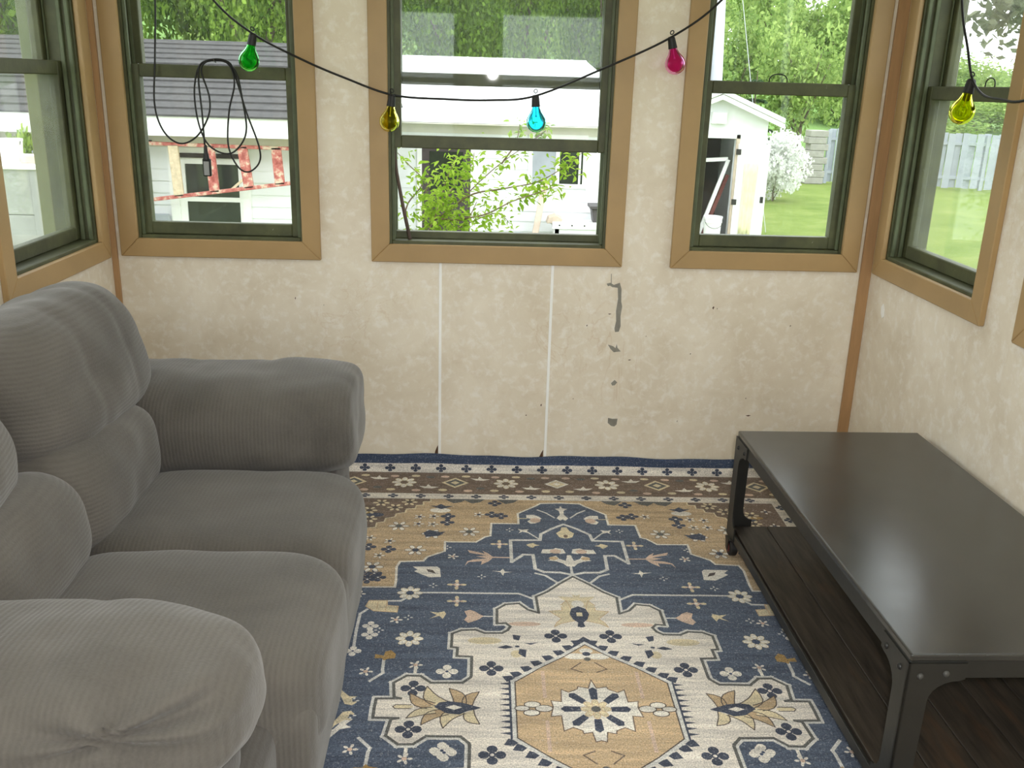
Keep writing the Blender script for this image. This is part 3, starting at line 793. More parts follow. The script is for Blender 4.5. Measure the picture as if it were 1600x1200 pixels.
    ell(-.075, .505, .026, .014, 'pale', 12); ell(0, .515, .020, .022, 'pale', 12, False)
    poly([(0, .502), (.022, .488), (.030, .458), (.022, .428), (.008, .410), (.012, .388), (0, .383), (-.012, .388), (-.008, .410), (-.022, .428), (-.030, .458), (-.022, .488)], 'dblue', 12.5, False)
    poly([(-.009, .466), (-.009, .445), (.009, .445), (.009, .466)], 'gold', 13, False)
    # ---- octagon
    oc = [(0, .302), (-.072, .236), (-.135, .188), (-.214, .117), (-.214, .05), (-.214, 0)]
    for n_ in range(10):
        v = .105 - n_ * .0225
        poly([(-.217, v + .008), (-.252, v + .002), (-.217, v - .006)], 'dblue', 11, True, False)
    stroke([(-.219, .122), (-.219, -.122)], .012, 'dblue', 11, True, False)
    for f_ in (.06, .2, .34, .48, .62, .76, .9, 1.0):
        a = np.interp(f_, [0, .36, .62, 1], [0, -.072, -.135, -.214]); b = np.interp(f_, [0, .36, .62, 1], [.302, .236, .188, .117])
        poly([(a - .016, b - .002), (a - .028, b + .022), (a - .004, b + .026), (a + .012, b + .010)], 'dblue', 11)
    poly([(-.04, .28), (-.02, .315), (0, .335), (.02, .315), (.04, .28)], 'dblue', 11, False)
    poly(oc + [(0, 0)], 'tan2', 12)
    stroke(oc, .011, 'line', 13); stroke([(a * .97, b * .97) for a, b in oc], .0035, 'dark', 13.5)
    ell(0, .262, .020, .013, 'pale', 13.1, False)
    ell(-.032, .235, .034, .015, 'pale', 13.2); ell(0, .247, .012, .010, 'dblue', 14, False); ell(0, .222, .010, .009, 'grey', 14, False)
    stroke([(-.02, .205), (-.05, .175), (-.02, .16)], .004, 'brown', 13); stroke([(-.13, .16), (-.13, .05)], .010, 'peach', 12.6)
    for a, b, ra, rb in ((-.165, .018, .020, .011), (-.168, -.016, .020, .011), (-.192, .002, .018, .009), (-.135, .002, .022, .012)):
        ell(a, b, ra + .003, rb + .003, 'dark', 13, True, False); ell(a, b, ra, rb, 'pale', 13.5, True, False)
    # ---- the star
    sr = D['star'][1:-1]
    star = [(0, .125)] + sr + [(0, -.122)] + [(-a, b) for a, b in sr[::-1]]
    poly(star, 'pale', 14, False, False); stroke(star + star[:1], .0032, 'brown', 15, False, False)
    for n_ in range(8):
        a = math.pi / 4 * n_; ca, sa = math.cos(a), math.sin(a); r0, r1, w = .040, .092, .0115
        poly([(ca * r0 - sa * w * .8, sa * r0 + ca * w * .8), (ca * r0 + sa * w * .8, sa * r0 - ca * w * .8), (ca * r1 * .9 + sa * w, sa * r1 * .9 - ca * w), (ca * r1, sa * r1), (ca * r1 * .9 - sa * w, sa * r1 * .9 + ca * w)], 'dblue', 15, False, False)
    flower(0, 0, .042, 8, 'gold', 'grey', 16, False, False, edge='tan2')
    # ---- skirt so that the rug has thickness
    top_n = len(F)
    ring = [(-HU, -VE), (HU, -VE)] 
    def skirt(a, b, n_):
        for i in range(n_):
            p = [a[0] + (b[0] - a[0]) * i / n_, a[1] + (b[1] - a[1]) * i / n_]; q = [a[0] + (b[0] - a[0]) * (i + 1) / n_, a[1] + (b[1] - a[1]) * (i + 1) / n_]
            A, B = surf(*p), surf(*q); m = len(V)
            V.extend([A, B, (B[0], B[1], 0.0005), (A[0], A[1], 0.0005)]); F.append((m, m + 1, m + 2, m + 3)); K.append(s2l(COL['navy2']))
    skirt((-HU, -1.533), (-HU, 1.533), 4); skirt((HU, 1.533), (HU, -1.533), 4)
    me = bpy.data.meshes.new('rug')
    me.from_pydata(V, [], F); me.materials.append(M['rug']); me.update()
    ca = me.color_attributes.new('Col', 'FLOAT_COLOR', 'CORNER')
    buf = np.ones((len(me.loops), 4), dtype=np.float32)
    li = 0
    for f, kc in zip(F, K):
        buf[li:li + len(f), :3] = kc; li += len(f)
    ca.data.foreach_set('color', buf.ravel())
    o = bpy.data.objects.new('rug', me); C.objects.link(o); o.location = (UX, V0, 0)
    tag(o, 'large blue, cream and tan rug with a central medallion and floral borders', 'rug')
build_rug()

# ================================================================== sofa
def cube_sphere(n):
    pts, idx, faces = [], {}, []
    def vid(p):
        k_ = tuple(int(round(c * 1000)) for c in p)
        if k_ not in idx: idx[k_] = len(pts); pts.append(p)
        return idx[k_]
    lin = [math.tan(t_ * math.pi / 4) for t_ in np.linspace(-1, 1, n + 1)]
    for ax in range(3):
        for sg in (-1, 1):
            g = [[None] * (n + 1) for _ in range(n + 1)]
            for i, a in enumerate(lin):
                for j, b in enumerate(lin):
                    p = [a, b]; p.insert(ax, float(sg)); g[i][j] = vid(tuple(p))
            for i in range(n):
                for j in range(n):
                    q = (g[i][j], g[i + 1][j], g[i + 1][j + 1], g[i][j + 1])
                    flip = (sg > 0) ^ (ax == 1)
                    faces.append(q if flip else q[::-1])
    return np.array(pts, float), faces

_CS = {}
def pillow(name, center, half, mat, parent, n=26, ex=(3.0, 5.0, 0), rot=(0, 0, 0), wr=0.006, ws=5.0, deform=None, seed=0):
    """a stuffed cushion: (|b|^a+|c|^a)^(e/a)+|main|^e = 1, wrinkled with noise"""
    if n not in _CS: _CS[n] = cube_sphere(n)
    p, faces = _CS[n]
    a, e, main = ex
    o1, o2 = [i for i in range(3) if i != main]
    q = p / np.max(np.abs(p), axis=1, keepdims=True)
    rad = ((np.abs(q[:, o1]) ** a + np.abs(q[:, o2]) ** a) ** (e / a) + np.abs(q[:, main]) ** e) ** (1 / e)
    q = q / rad[:, None]
    v = q * np.array(half)
    if deform is not None: v = deform(q, v)
    nr = q / np.linalg.norm(q, axis=1, keepdims=True)
    for i in range(len(v)):
        s_ = Vector(v[i] * ws) + Vector((seed * 3.1, seed * 1.7, seed))
        d = noise.noise(s_) * 0.6 + noise.noise(s_ * 2.3) * 0.4
        v[i] += nr[i] * d * wr
    R_ = np.array(Matrix.Rotation(rot[2], 3, 'Z') @ Matrix.Rotation(rot[1], 3, 'Y') @ Matrix.Rotation(rot[0], 3, 'X'))
    v = v @ R_.T + np.array(center)
    mb = MB(); mb.add(v, faces)
    return mb.build(name, mat, parent, smooth=True)

sofa = thing('loveseat', (-0.88, 2.04, 0.0), 'grey ribbed two-seat loveseat with puffy rolled arms against the left wall', 'sofa')
Y0, YM, Y1 = 1.545, 2.05, 2.55
pillow('base', (-0.86, 2.04, 0.20), (0.47, 0.86, 0.165), M['fab_d'], sofa, 18, (8, 10, 1), wr=0.004)
pillow('back_frame', (-1.27, 2.04, 0.50), (0.115, 0.76, 0.40), M['fab_d'], sofa, 20, (4, 8, 1), rot=(0, -0.10, 0), wr=0.006)

def seat_def(q, v):
    # crowned top, pulled-down front edge
    top = np.clip(q[:, 2], 0, 1)
    v[:, 2] += 0.012 * top * (1 - q[:, 0] ** 2) * (1 - q[:, 1] ** 2)
    fr = np.clip((q[:, 0] - 0.55) / 0.45, 0, 1)
    v[:, 2] -= 0.018 * fr ** 2
    return v
pillow('seat_cushion', (-0.645, (Y0 + YM) / 2, 0.355), (0.345, 0.258, 0.122), M['fab_x'], sofa, 34, (5, 6, 1), wr=0.010, ws=4.0, deform=seat_def, seed=1)
pillow('seat_cushion', (-0.655, (YM + Y1) / 2, 0.350), (0.335, 0.258, 0.120), M['fab_x'], sofa, 34, (5, 6, 1), wr=0.010, ws=4.0, deform=seat_def, seed=2)
for yc, sd, xo in (((Y0 + YM) / 2, 3, 0.0), ((YM + Y1) / 2, 4, -0.012)):
    pillow('front_panel', (-0.392 + xo, yc, 0.215), (0.075, 0.252, 0.175), M['fab_x'], sofa, 24, (4, 7, 1), rot=(0, 0.08, 0), wr=0.008, ws=5, seed=sd)

def arm_def(sign):
    def f(q, v):
        # rolled pad: fuller on the outside and front, seams pulled in across it
        fr = np.clip(q[:, 0], 0, 1)
        v[:, 2] += 0.010 * fr
        for c in (-0.30, 0.28):
            g = np.exp(-((q[:, 0] - c) / 0.05) ** 2)
            v[:, 1] *= 1 - 0.012 * g; v[:, 2] *= 1 - 0.020 * g
        pl = np.clip((q[:, 0] - 0.80) / 0.2, 0, 1)
        ang = np.arctan2(q[:, 2], q[:, 1])
        w = 1 + 0.022 * pl * np.sin(ang * 9)
        v[:, 1] *= w; v[:, 2] *= w
        if sign < 0:      # puckered dimple on the outer side of the near pad
            dq = q - np.array((0.58, -0.58, 0.42)); rr = np.linalg.norm(dq, axis=1)
            an = np.arctan2(dq[:, 2], dq[:, 0])
            dd = 0.040 * np.exp(-(rr / 0.24) ** 2) + 0.017 * np.sin(an * 5 + 0.6) * np.exp(-((rr - 0.26) / 0.20) ** 2)
            nn_ = q / np.linalg.norm(q, axis=1, keepdims=True)
            v -= nn_ * dd[:, None]
            sm = np.exp(-((q[:, 2] + 0.50) / 0.05) ** 2) * np.clip(-q[:, 1], 0, 1)
            v[:, 1] += 0.014 * sm
        return v
    return f
for nm, yc, sg, sd in (('far', 2.748, 1, 5), ('near', 1.345, -1, 6)):
    pillow('arm_pad', (-0.765 if sg > 0 else -0.79, yc, 0.546), (0.395 if sg > 0 else 0.43, 0.222, 0.155 if sg > 0 else 0.132), M['fab_x'], sofa, 44, (2.6 if sg > 0 else 2.5, 7 if sg > 0 else 2.9, 0), rot=(0.06 * sg, -0.005, 0), wr=0.014, ws=5.5, deform=arm_def(sg), seed=sd)
    pillow('arm_panel', (-0.80, yc + 0.015 * sg, 0.245), (0.375, 0.165, 0.225), M['fab_d'], sofa, 22, (6, 8, 1), wr=0.008, ws=5, seed=sd + 4)

def head_def(q, v):
    # fuller at the bottom front, rolled top
    v[:, 0] += 0.030 * np.clip(-q[:, 2], 0, 1) * np.clip(q[:, 0], 0, 1)
    for c in (-0.33, 0.33):
        g = np.exp(-((q[:, 1] - c) / 0.06) ** 2); v[:, 0] -= 0.005 * g * np.clip(q[:, 0], 0, 1); v[:, 2] -= 0.004 * g * np.clip(q[:, 2], 0, 1)
    return v
for yc, sd in ((1.650, 7), (2.410, 8)):
    pillow('back_pillow', (-1.135 if sd == 8 else -1.160, yc, 0.785), (0.165, 0.366, 0.208), M['fab_z'], sofa, 36, (2.6, 3.0, 1), rot=(0, -0.26, 0), wr=0.020, ws=4.5, deform=head_def, seed=sd)
for yc, sd in (((Y0 + YM) / 2 , 9), ((YM + Y1) / 2, 10)):
    pillow('lumbar_pillow', (-1.045, yc, 0.535), (0.150, 0.262, 0.150), M['fab_z'], sofa, 30, (2.8, 4.2, 1), rot=(0, -0.12, 0), wr=0.014, ws=5, seed=sd)
for x, y in ((-1.25, 1.3), (-1.25, 2.8), (-0.5, 1.3), (-0.5, 2.8)):
    MB().lathe([(0.0, 0.0095), (0.022, 0.0095), (0.026, 0.06), (0.0, 0.06)], (x, y, 0), n=10).build('foot', M['rubber'], sofa)

# ================================================================== coffee table
TX, TY, TH, TWD, TLN = 1.195, 2.292, 0.455, 0.62, 1.30
table = thing('coffee_table', (TX, TY, 0.0095), 'low black industrial cart coffee table on casters beside the right wall', 'table', rotz=math.radians(1.0))
TH -= 0.0095
hw, hl = TWD / 2, TLN / 2
MB().box(-hw, hw, -hl, hl, TH - 0.018, TH).build('table_top', M['ttop'], table, bevel=0.004, seg=2)
ap = 0.058
MB().box(-hw + .002, -hw + .008, -hl + .002, hl - .002, TH - ap, TH - .018).build('apron_rail', M['tmetal'], table, bevel=0.001)
MB().box(hw - .008, hw - .002, -hl + .002, hl - .002, TH - ap, TH - .018).build('apron_rail', M['tmetal'], table, bevel=0.001)
MB().box(-hw + .008, hw - .008, -hl + .002, -hl + .008, TH - ap, TH - .018).build('apron_rail', M['tmetal'], table, bevel=0.001)
MB().box(-hw + .008, hw - .008, hl - .008, hl - .002, TH - ap, TH - .018).build('apron_rail', M['tmetal'], table, bevel=0.001)
SZ = 0.094   # top of the lower shelf
npl = 5
for i in range(npl):
    a = -hw + 0.014 + (TWD - 0.028) * i / npl; b = -hw + 0.014 + (TWD - 0.028) * (i + 1) / npl
    MB().box(a + 0.0012, b - 0.0012, -hl + 0.010, hl - 0.010, SZ - 0.022, SZ).build('shelf_plank', M['shelf'], table, bevel=0.0015)
for sx in (-1, 1):
    MB().box(sx * (hw - .004) - .004, sx * (hw - .004) + .004, -hl + .01, hl - .01, SZ - .03, SZ - 0.001).build('shelf_rail', M['tmetal'], table, bevel=0.001)

zt, zb = TH - 0.020, 0.068
def flange():
    pts = [(0.0, zt), (0.125, zt), (0.125, zt - 0.038)]
    for k_ in range(7):
        a = math.pi / 2 * k_ / 6
        pts.append((0.052 + 0.060 * (1 - math.sin(a)), zt - 0.042 - 0.050 * (1 - math.cos(a))))
    pts += [(0.050, 0.20)]
    for k_ in range(6):
        a = math.pi / 2 * k_ / 5
        pts.append((0.050 + 0.034 * (1 - math.cos(a)), 0.155 - 0.040 * math.sin(a)))
    pts += [(0.084, zb), (0.0, zb)]
    return pts
FL = flange()
for sx in (-1, 1):
    for sy in (-1, 1):
        leg = MB()
        th = 0.005
        x_o, y_o = sx * (hw + 0.003), sy * (hl + 0.003)
        n = len(FL)
        # flange on the long side (in the y-z plane)
        vs = [(x_o, y_o - sy * p[0], p[1]) for p in FL] + [(x_o - sx * th, y_o - sy * p[0], p[1]) for p in FL]
        fs = [tuple(range(n)), tuple(range(2 * n - 1, n - 1, -1))] + [(i, i + n, (i + 1) % n + n, (i + 1) % n) for i in range(n)]
        leg.add(vs, fs)
        vs = [(x_o - sx * p[0], y_o, p[1]) for p in FL] + [(x_o - sx * p[0], y_o - sy * th, p[1]) for p in FL]
        leg.add(vs, fs)
        # foot plate and gusset
        leg.box(min(x_o, x_o - sx * .08), max(x_o, x_o - sx * .08), min(y_o, y_o - sy * .08), max(y_o, y_o - sy * .08), zb - 0.003, zb + 0.003)
        lo = leg.build('leg', M['tmetal'], table)
        rm = M['rivet_bright'] if sy < 0 else M['rivet']
        for d in (0.028, 0.082):
            zz = zt - 0.030 if d < 0.05 else zt - 0.024
            MB().lathe([(0.0075, 0.0), (0.0068, 0.003), (0.004, 0.005), (0.0, 0.0055)], (x_o - sx * d, y_o, zz), (0, sy, 0), 10).build('rivet', rm, lo, smooth=True)
            MB().lathe([(0.0075, 0.0), (0.0068, 0.003), (0.004, 0.005), (0.0, 0.0055)], (x_o, y_o - sy * d * 1.25, zz), (sx, 0, 0), 10).build('rivet', M['rivet'], lo, smooth=True)
        cx_, cy_ = x_o - sx * 0.012, y_o - sy * 0.04
        if sx < 0 and sy > 0: cy_ = y_o - 0.045
        w = MB()
        w.lathe([(0.008, -0.014), (0.025, -0.014), (0.030, -0.009), (0.030, 0.009), (0.025, 0.014), (0.008, 0.014)], (cx_, cy_, 0.0302), (1, 0.0, 0), 22)
        w.build('caster_wheel', M['rubber'], lo, smooth=False, bevel=0.001)
        hubm = MB(); hubm.lathe([(0.0, -0.0165), (0.016, -0.0165), (0.016, 0.0165), (0.0, 0.0165)], (cx_, cy_, 0.0302), (1, 0, 0), 16)
        hubm.build('caster_hub', M['redring'], lo)
        fk = MB()
        for s2 in (-1, 1):
            fk.prism([(cy_ - 0.014, zb - 0.004), (cy_ + 0.022, zb - 0.004), (cy_ + 0.010, 0.026), (cy_ - 0.006, 0.022)], 0, cx_ + s2 * 0.019 - 0.0015, cx_ + s2 * 0.019 + 0.0015)
        fk.box(cx_ - 0.021, cx_ + 0.021, cy_ - 0.014, cy_ + 0.022, zb - 0.008, zb - 0.003)
        fk.build('caster_fork', M['tmetal'], lo)

# ================================================================== string of coloured bulbs
def smooth_path(pts, n=8):
    P = [Vector(p) for p in pts]; out = []
    for i in range(len(P) - 1):
        p0, p1, p2, p3 = P[max(i - 1, 0)], P[i], P[i + 1], P[min(i + 2, len(P) - 1)]
        for k_ in range(n):
            t_ = k_ / n
            out.append(0.5 * ((2 * p1) + (-p0 + p2) * t_ + (2 * p0 - 5 * p1 + 4 * p2 - p3) * t_ ** 2 + (-p0 + 3 * p1 - 3 * p2 + p3) * t_ ** 3))
    out.append(P[-1])
    return out
YS = 3.56
strg = thing('string_lights', (0.18, YS, 1.5), 'black cable of coloured glass bulbs draped across the windows', 'lights')
wire_pts = [(-1.30, 3.57, 2.40), (-1.12, YS, 2.02), (-0.965, YS, 1.803), (-0.83, YS, 1.692), (-0.66, YS, 1.61), (-0.51, YS, 1.552), (-0.335, YS, 1.497), (-0.14, YS, 1.488), (0.02, YS, 1.489), (0.18, YS, 1.508),
            (0.42, YS, 1.608), (0.66, YS, 1.722), (0.83, YS, 1.85), (0.97, YS, 2.05), (1.05, YS, 2.38), (1.25, 3.40, 2.30), (1.42, 3.10, 2.16), (1.44, 3.024, 1.829), (1.44, 2.937, 1.688), (1.44, 2.877, 1.600),
            (1.44, 2.80, 1.556), (1.44, 2.70, 1.545), (1.44, 2.578, 1.544), (1.44, 2.35, 1.60), (1.44, 2.1, 1.75), (1.45, 1.8, 2.3)]
MB().tube(smooth_path(wire_pts, 8), 0.0040, 7).build('cable', M['cable'], strg, smooth=True)
BULB = [(r_ * 1.12, h_ * 1.08) for r_, h_ in [(0.0125, 0.0), (0.0135, -0.006), (0.0185, -0.018), (0.0265, -0.030), (0.0315, -0.042), (0.0325, -0.053), (0.0300, -0.064), (0.0230, -0.075), (0.0130, -0.082), (0.0, -0.085)]]
def bulb(pos, lean, mat, cname):
    ax = Vector(lean).normalized()     # points up, away from the bulb
    p = Vector(pos)
    so = MB()
    so.lathe([(0.0, 0.012), (0.010, 0.012), (0.013, 0.006), (0.0155, -0.022), (0.0165, -0.030), (0.0, -0.030)], p, ax, 16)
    so = so.build('socket', M['cable'], strg, smooth=False, bevel=0.001)
    hk = MB()
    side = Vector((1, 0, 0)) - ax * ax.x if abs(ax.x) < 0.9 else Vector((0, 1, 0)); side.normalize()
    cen = p + Vector((0, 0, 1)) * 0.024 + ax * 0.001
    hk.tube([cen + (side * math.cos(a) + Vector((0, 0, 1)) * math.sin(a)) * 0.0065 for a in np.linspace(0, 2 * math.pi, 13)[:-1]], 0.0020, 6, closed=True)
    hk.build('hook_ring', M['cable'], so, smooth=True)
    prof = [(r, h - 0.029) for r, h in BULB]
    inner = [(max(0.0, r - 0.0016), h + (0.0016 if r < 0.02 and h < -0.08 else 0.0)) for r, h in prof][::-1]
    inner[0] = (0.0, prof[-1][1] + 0.0016)
    b_ = MB(); b_.lathe(prof + inner, p, ax, 28)
    bo = b_.build('bulb', mat, strg if False else so, smooth=True)
    bo['label'] = cname
    fl_ = MB(); fl_.tube([p - ax * 0.030, p - ax * 0.062], 0.0016, 6); fl_.tube([p - ax * 0.060, p - ax * 0.066], 0.0035, 6)
    fl_.build('filament_stem', M['seam'], so, smooth=True)
bulb((-0.830, YS, 1.682), (0.22, 0.0, 1.0), bulb_material('green_bulb_glass', (0.30, 0.88, 0.36)), 'green glass bulb')
bulb((-0.340, YS, 1.487), (0.12, 0.0, 1.0), bulb_material('yellow_bulb_glass', (0.94, 0.91, 0.32)), 'yellow glass bulb')
bulb((0.182, YS, 1.500), (-0.06, 0.0, 1.0), bulb_material('blue_bulb_glass', (0.34, 0.86, 0.96)), 'turquoise blue glass bulb')
bulb((0.664, YS, 1.714), (-0.24, 0.0, 1.0), bulb_material('pink_bulb_glass', (0.95, 0.42, 0.74)), 'pink glass bulb')
bulb((1.44, 2.882, 1.588), (0.16, 0.02, 1.0), bulb_material('yellow_green_bulb_glass', (0.90, 0.90, 0.16)), 'yellow glass bulb by the corner')

# ================================================================== looped extension cord on the window on the left
YC = YB + 0.012
cord = thing('extension_cord', (-1.0, YC, 1.3), 'thin black cord looped over the left window meeting rail with a hanging plug', 'cord')
def cp(px): return px
def loop(pts, r=0.0034): return MB().tube(smooth_path(pts, 7), r, 6)
L_ = [(-1.178, 2.30), (-1.180, 1.98), (-1.182, 1.80), (-1.200, 1.60), (-1.213, 1.44), (-1.190, 1.345), (-1.135, 1.302), (-1.070, 1.328), (-1.022, 1.40), (-1.014, 1.47), (-1.035, 1.555), (-1.022, 1.588), (-0.985, 1.598),
      (-0.935, 1.590), (-0.905, 1.545), (-0.893, 1.46), (-0.885, 1.37), (-0.900, 1.315), (-0.945, 1.272), (-1.000, 1.278), (-1.040, 1.318), (-1.062, 1.40), (-1.066, 1.50), (-1.040, 1.580), (-0.985, 1.603), (-0.930, 1.590), (-0.908, 1.52), (-0.880, 1.42),
      (-0.842, 1.30), (-0.845, 1.24), (-0.885, 1.205), (-0.925, 1.225), (-0.956, 1.30), (-0.945, 1.42), (-0.918, 1.52), (-0.935, 1.585), (-0.985, 1.600), (-1.035, 1.585), (-1.048, 1.53), (-1.045, 1.42), (-1.042, 1.30)]
loop([(x, YC - 0.004 * (1 + math.sin(i * 1.9)), z) for i, (x, z) in enumerate(L_)]).build('cable', M['cable'], cord, smooth=True)
pb = MB(); pb.lathe([(0.0035, 0.075), (0.006, 0.070), (0.008, 0.045), (0.0095, 0.044), (0.012, 0.022), (0.0, 0.022)], (-1.040, YC - 0.004, 1.225), (0, 0, 1), 12)
pb.build('plug_neck', M['cable'], cord)
MB().box(-1.054, -1.024, YC - 0.012, YC + 0.004, 1.185, 1.250).build('plug_body', M['cable'], cord, bevel=0.003)
MB().box(-1.049, -1.029, YC - 0.0145, YC - 0.012, 1.189, 1.240).build('plug_label', M['plug'], cord, bevel=0.001)
MB().tube([(-0.985, YB + 0.024, 1.592), (-0.985, YB - 0.002, 1.596), (-0.985, YB - 0.006, 1.606)], 0.002, 6).build('hook', M['rivet_bright'], cord)

# ================================================================== outdoors
GZ = -1.15
def ground_h(x, y):
    k_ = float(np.interp(x, [-30, 0, 14, 22, 32, 40, 60], [0.26, 0.22, 0.17, 0.12, 0.055, 0.03, 0.03]))
    return GZ + max(0.0, y - 36.0) * k_ + (0.0 if y < 34 else 0.25 * math.sin(x * 0.3) * min(1, (y - 34) / 10))
def grid_mesh(name, xs, ys, mat):
    mb = MB()
    vs = [(x, y, ground_h(x, y)) for y in ys for x in xs]
    nx = len(xs)
    fs = [(j * nx + i, j * nx + i + 1, (j + 1) * nx + i + 1, (j + 1) * nx + i) for j in range(len(ys) - 1) for i in range(nx - 1)]
    mb.add(vs, fs)
    return tag(mb.build(name, mat, smooth=True), kind='structure')
grid_mesh('lawn_ground', list(np.linspace(-60, 90, 31)), list(np.linspace(-40, 36, 20)), M['lawn'])
grid_mesh('hillside_ground', list(np.linspace(-60, 90, 51)), list(np.linspace(36, 130, 40)), M['hill'])

def lap_board(name, parent, mat, x0, x1, y, z0, h, axis='x', out=-1):
    """one lapped siding board, thicker at its lower edge"""
    mb = MB()
    pr = [(0.0, z0), (0.018, z0), (0.006, z0 + h + 0.012), (0.0, z0 + h + 0.012)]
    n = 4
    def mk(u, d, z): return (u, y + out * d, z) if axis == 'x' else (y + out * d, u, z)
    vs = [mk(x0, *p) for p in pr] + [mk(x1, *p) for p in pr]
    mb.add(vs, [(3, 2, 1, 0), (4, 5, 6, 7)] + [(i, (i + 1) % n, (i + 1) % n + n, i + n) for i in range(n)])
    return mb.build(name, mat, parent)

def siding(parent, mat, x0, x1, y, z0, z1, h, holes, axis='x', out=-1):
    z = z0
    while z < z1 - 0.01:
        hh = min(h, z1 - z)
        cuts = [(a, b) for a, b, c, d in holes if c < z + hh * .5 < d]
        segs = [(x0, x1)]
        for a, b in cuts:
            ns = []
            for s0, s1 in segs:
                if b <= s0 or a >= s1: ns.append((s0, s1)); continue
                if a > s0: ns.append((s0, a))
                if b < s1: ns.append((b, s1))
            segs = ns
        for s0, s1 in segs:
            if s1 - s0 > 0.03: lap_board('siding_board', parent, mat, s0, s1, y, z, hh, axis, out)
        z += h

# ---- shed with the shingle roof, seen through the window on the left
shed = thing('shingle_roof_shed', (-4.2, 9.9, GZ), 'white lap-sided shed with a dark shingle roof behind the red ladder', 'shed')
SX0, SX1, SY0, SY1 = -7.2, -1.35, 8.6, 11.2
MB().box(SX0, SX1, SY0, SY1, GZ, 1.0).build('wall_core', M['siding'], shed)
siding(shed, M['siding'], SX0, SX1, SY0, GZ, 0.93, 0.105, [(-2.78, -2.12, -0.25, 0.94)])
MB().box(SX0, SX1, SY0 - 0.022, SY0, 0.93, 1.05).build('frieze_board', M['soffit'], shed)
MB().box(SX0 - .2, SX1 + .15, 8.27, SY0, 1.045, 1.06).build('soffit_board', M['soffit'], shed)
MB().box(SX0 - .2, SX1 + .15, 8.245, 8.27, 1.045, 1.215).build('fascia_board', M['white'], shed)
nc = 13
for i in range(nc):
    jit = .04 * math.sin(i * 2.3); y0 = 8.22 + (11.3 - 8.22) * i / nc; y1 = 8.22 + (11.3 - 8.22) * (i + 1.15) / nc
    za = 1.205 + 0.70 * i / nc; zb_ = 1.205 + 0.70 * (i + 1.15) / nc
    m_ = MB(); m_.prism([(y0, za + 0.016), (y1, zb_ - 0.002), (y1, zb_ - 0.016), (y0, za)], 0, SX0 - .25, SX1 + .2)
    m_.build('shingle_course', M['shingle'], shed)
m_ = MB(); m_.prism([(11.25, 1.90), (13.6, 1.2), (13.6, 1.18), (11.25, 1.86)], 0, SX0 - .25, SX1 + .2); m_.build('rear_roof', M['shingle'], shed)
wf = MB()
for a, b, c, d in ((-2.80, -2.72, -.27, .93), (-2.16, -2.09, -.27, .93), (-2.72, -2.16, .86, .93), (-2.72, -2.16, -.27, -.20)): wf.box(a, b, SY0 - .05, SY0 + .02, c, d)
wf = wf.build('window_frame', M['white'], shed)
m_ = MB()
for a, b, c, d in ((-2.72, -2.66, -.2, .86), (-2.19, -2.16, -.2, .86), (-2.66, -2.19, .79, .86), (-2.66, -2.19, .46, .50)): m_.box(a, b, SY0 - .03, SY0 + .02, c, d)
m_.build('sash_frame', M['white'], wf)
MB().box(-2.66, -2.19, SY0 - .012, SY0 - .006, .50, .79).build('pane', M['darkglass'], wf)
MB().box(-2.66, -2.19, SY0 - .012, SY0 - .006, -.2, .46).build('pane', M['darkglass'], wf)
MB().box(-2.74, -2.14, SY0 - .06, SY0 - .045, .845, .885).build('head_drip', M['darkroom'], wf)
lp = tag(MB().box(-3.02, -2.81, 8.49, 8.53, GZ, .35).build('grey_board', M['fence'], bevel=.004), 'pale blue-grey board standing against the shed beside its window', 'panel')

# ---- ladder
lad = thing('ladder', (-2.2, 8.3, 0.5), 'faded red wooden ladder hung sideways on the white shed', 'ladder')
yl = 8.36
MB().bar((-3.1, yl, .975), (-1.40, yl, .955), .03, .030).build('rail', M['ladder'], lad, bevel=.003)
MB().bar((-3.1, yl, .465), (-1.40, yl, .705), .03, .032).build('rail', M['ladder'], lad, bevel=.003)
for x0, x1, m_ in ((-2.68, -2.66, 'ladder_pale'), (-2.37, -2.35, 'ladder'), (-2.09, -2.05, 'ladder'), (-1.80, -1.78, 'ladder'), (-2.96, -2.96, 'ladder_pale')):
    zl = np.interp(x1, [-3.1, -1.4], [.465, .705])
    MB().bar((x0, yl, .965), (x1, yl, zl), .03, .085, (1, 0, 0)).build('rung', M[m_], lad, bevel=.003)
MB().bar((-2.20, yl, .60), (-2.08, yl, .70), .02, .02).build('brace', M['ladder_pale'], lad)
MB().box(-2.97, -2.93, yl, SY0, .965, .985).build('hanger', M['rivet'], lad); MB().box(-1.57, -1.53, yl, SY0, .965, .985).build('hanger', M['rivet'], lad)

# ---- low outbuilding seen through the side window on the left
ob = thing('low_outbuilding', (-3.8, 7.4, GZ), 'low whitish outbuilding with a flat cap and lapped side boards', 'shed')
OX0, OX1, OY0, OY1, OZ = -4.5, -3.25, 7.0, 7.95, 0.86
MB().box(OX0, OX1, OY0, OY1, GZ, OZ).build('wall_core', M['siding_old'], ob)
for a, b in ((OX0, -3.90), (-3.895, OX1)):
    for c, d in ((GZ, -0.15), (-0.145, 0.53), (0.535, OZ)): MB().box(a, b, OY0 - .02, OY0, c, d).build('wall_panel', M['siding_old'], ob, bevel=.003)
siding(ob, M['siding_old'], OY0, OY1, OX1, GZ, OZ, 0.115, [], 'y', 1)
MB().box(OX0 - .05, OX1 + .05, OY0 - .05, OY1 + .03, OZ, OZ + .03).build('cap', M['white'], ob, bevel=.004)
MB().box(OX1 - .03, OX1 + .03, OY0 - .03, OY0 + .02, GZ, OZ).build('corner_board', M['siding_old'], ob, bevel=.003)
bk = thing('paint_bucket', (-3.52, 7.25, OZ + .03), 'small white pail on top of the low outbuilding', 'bucket')
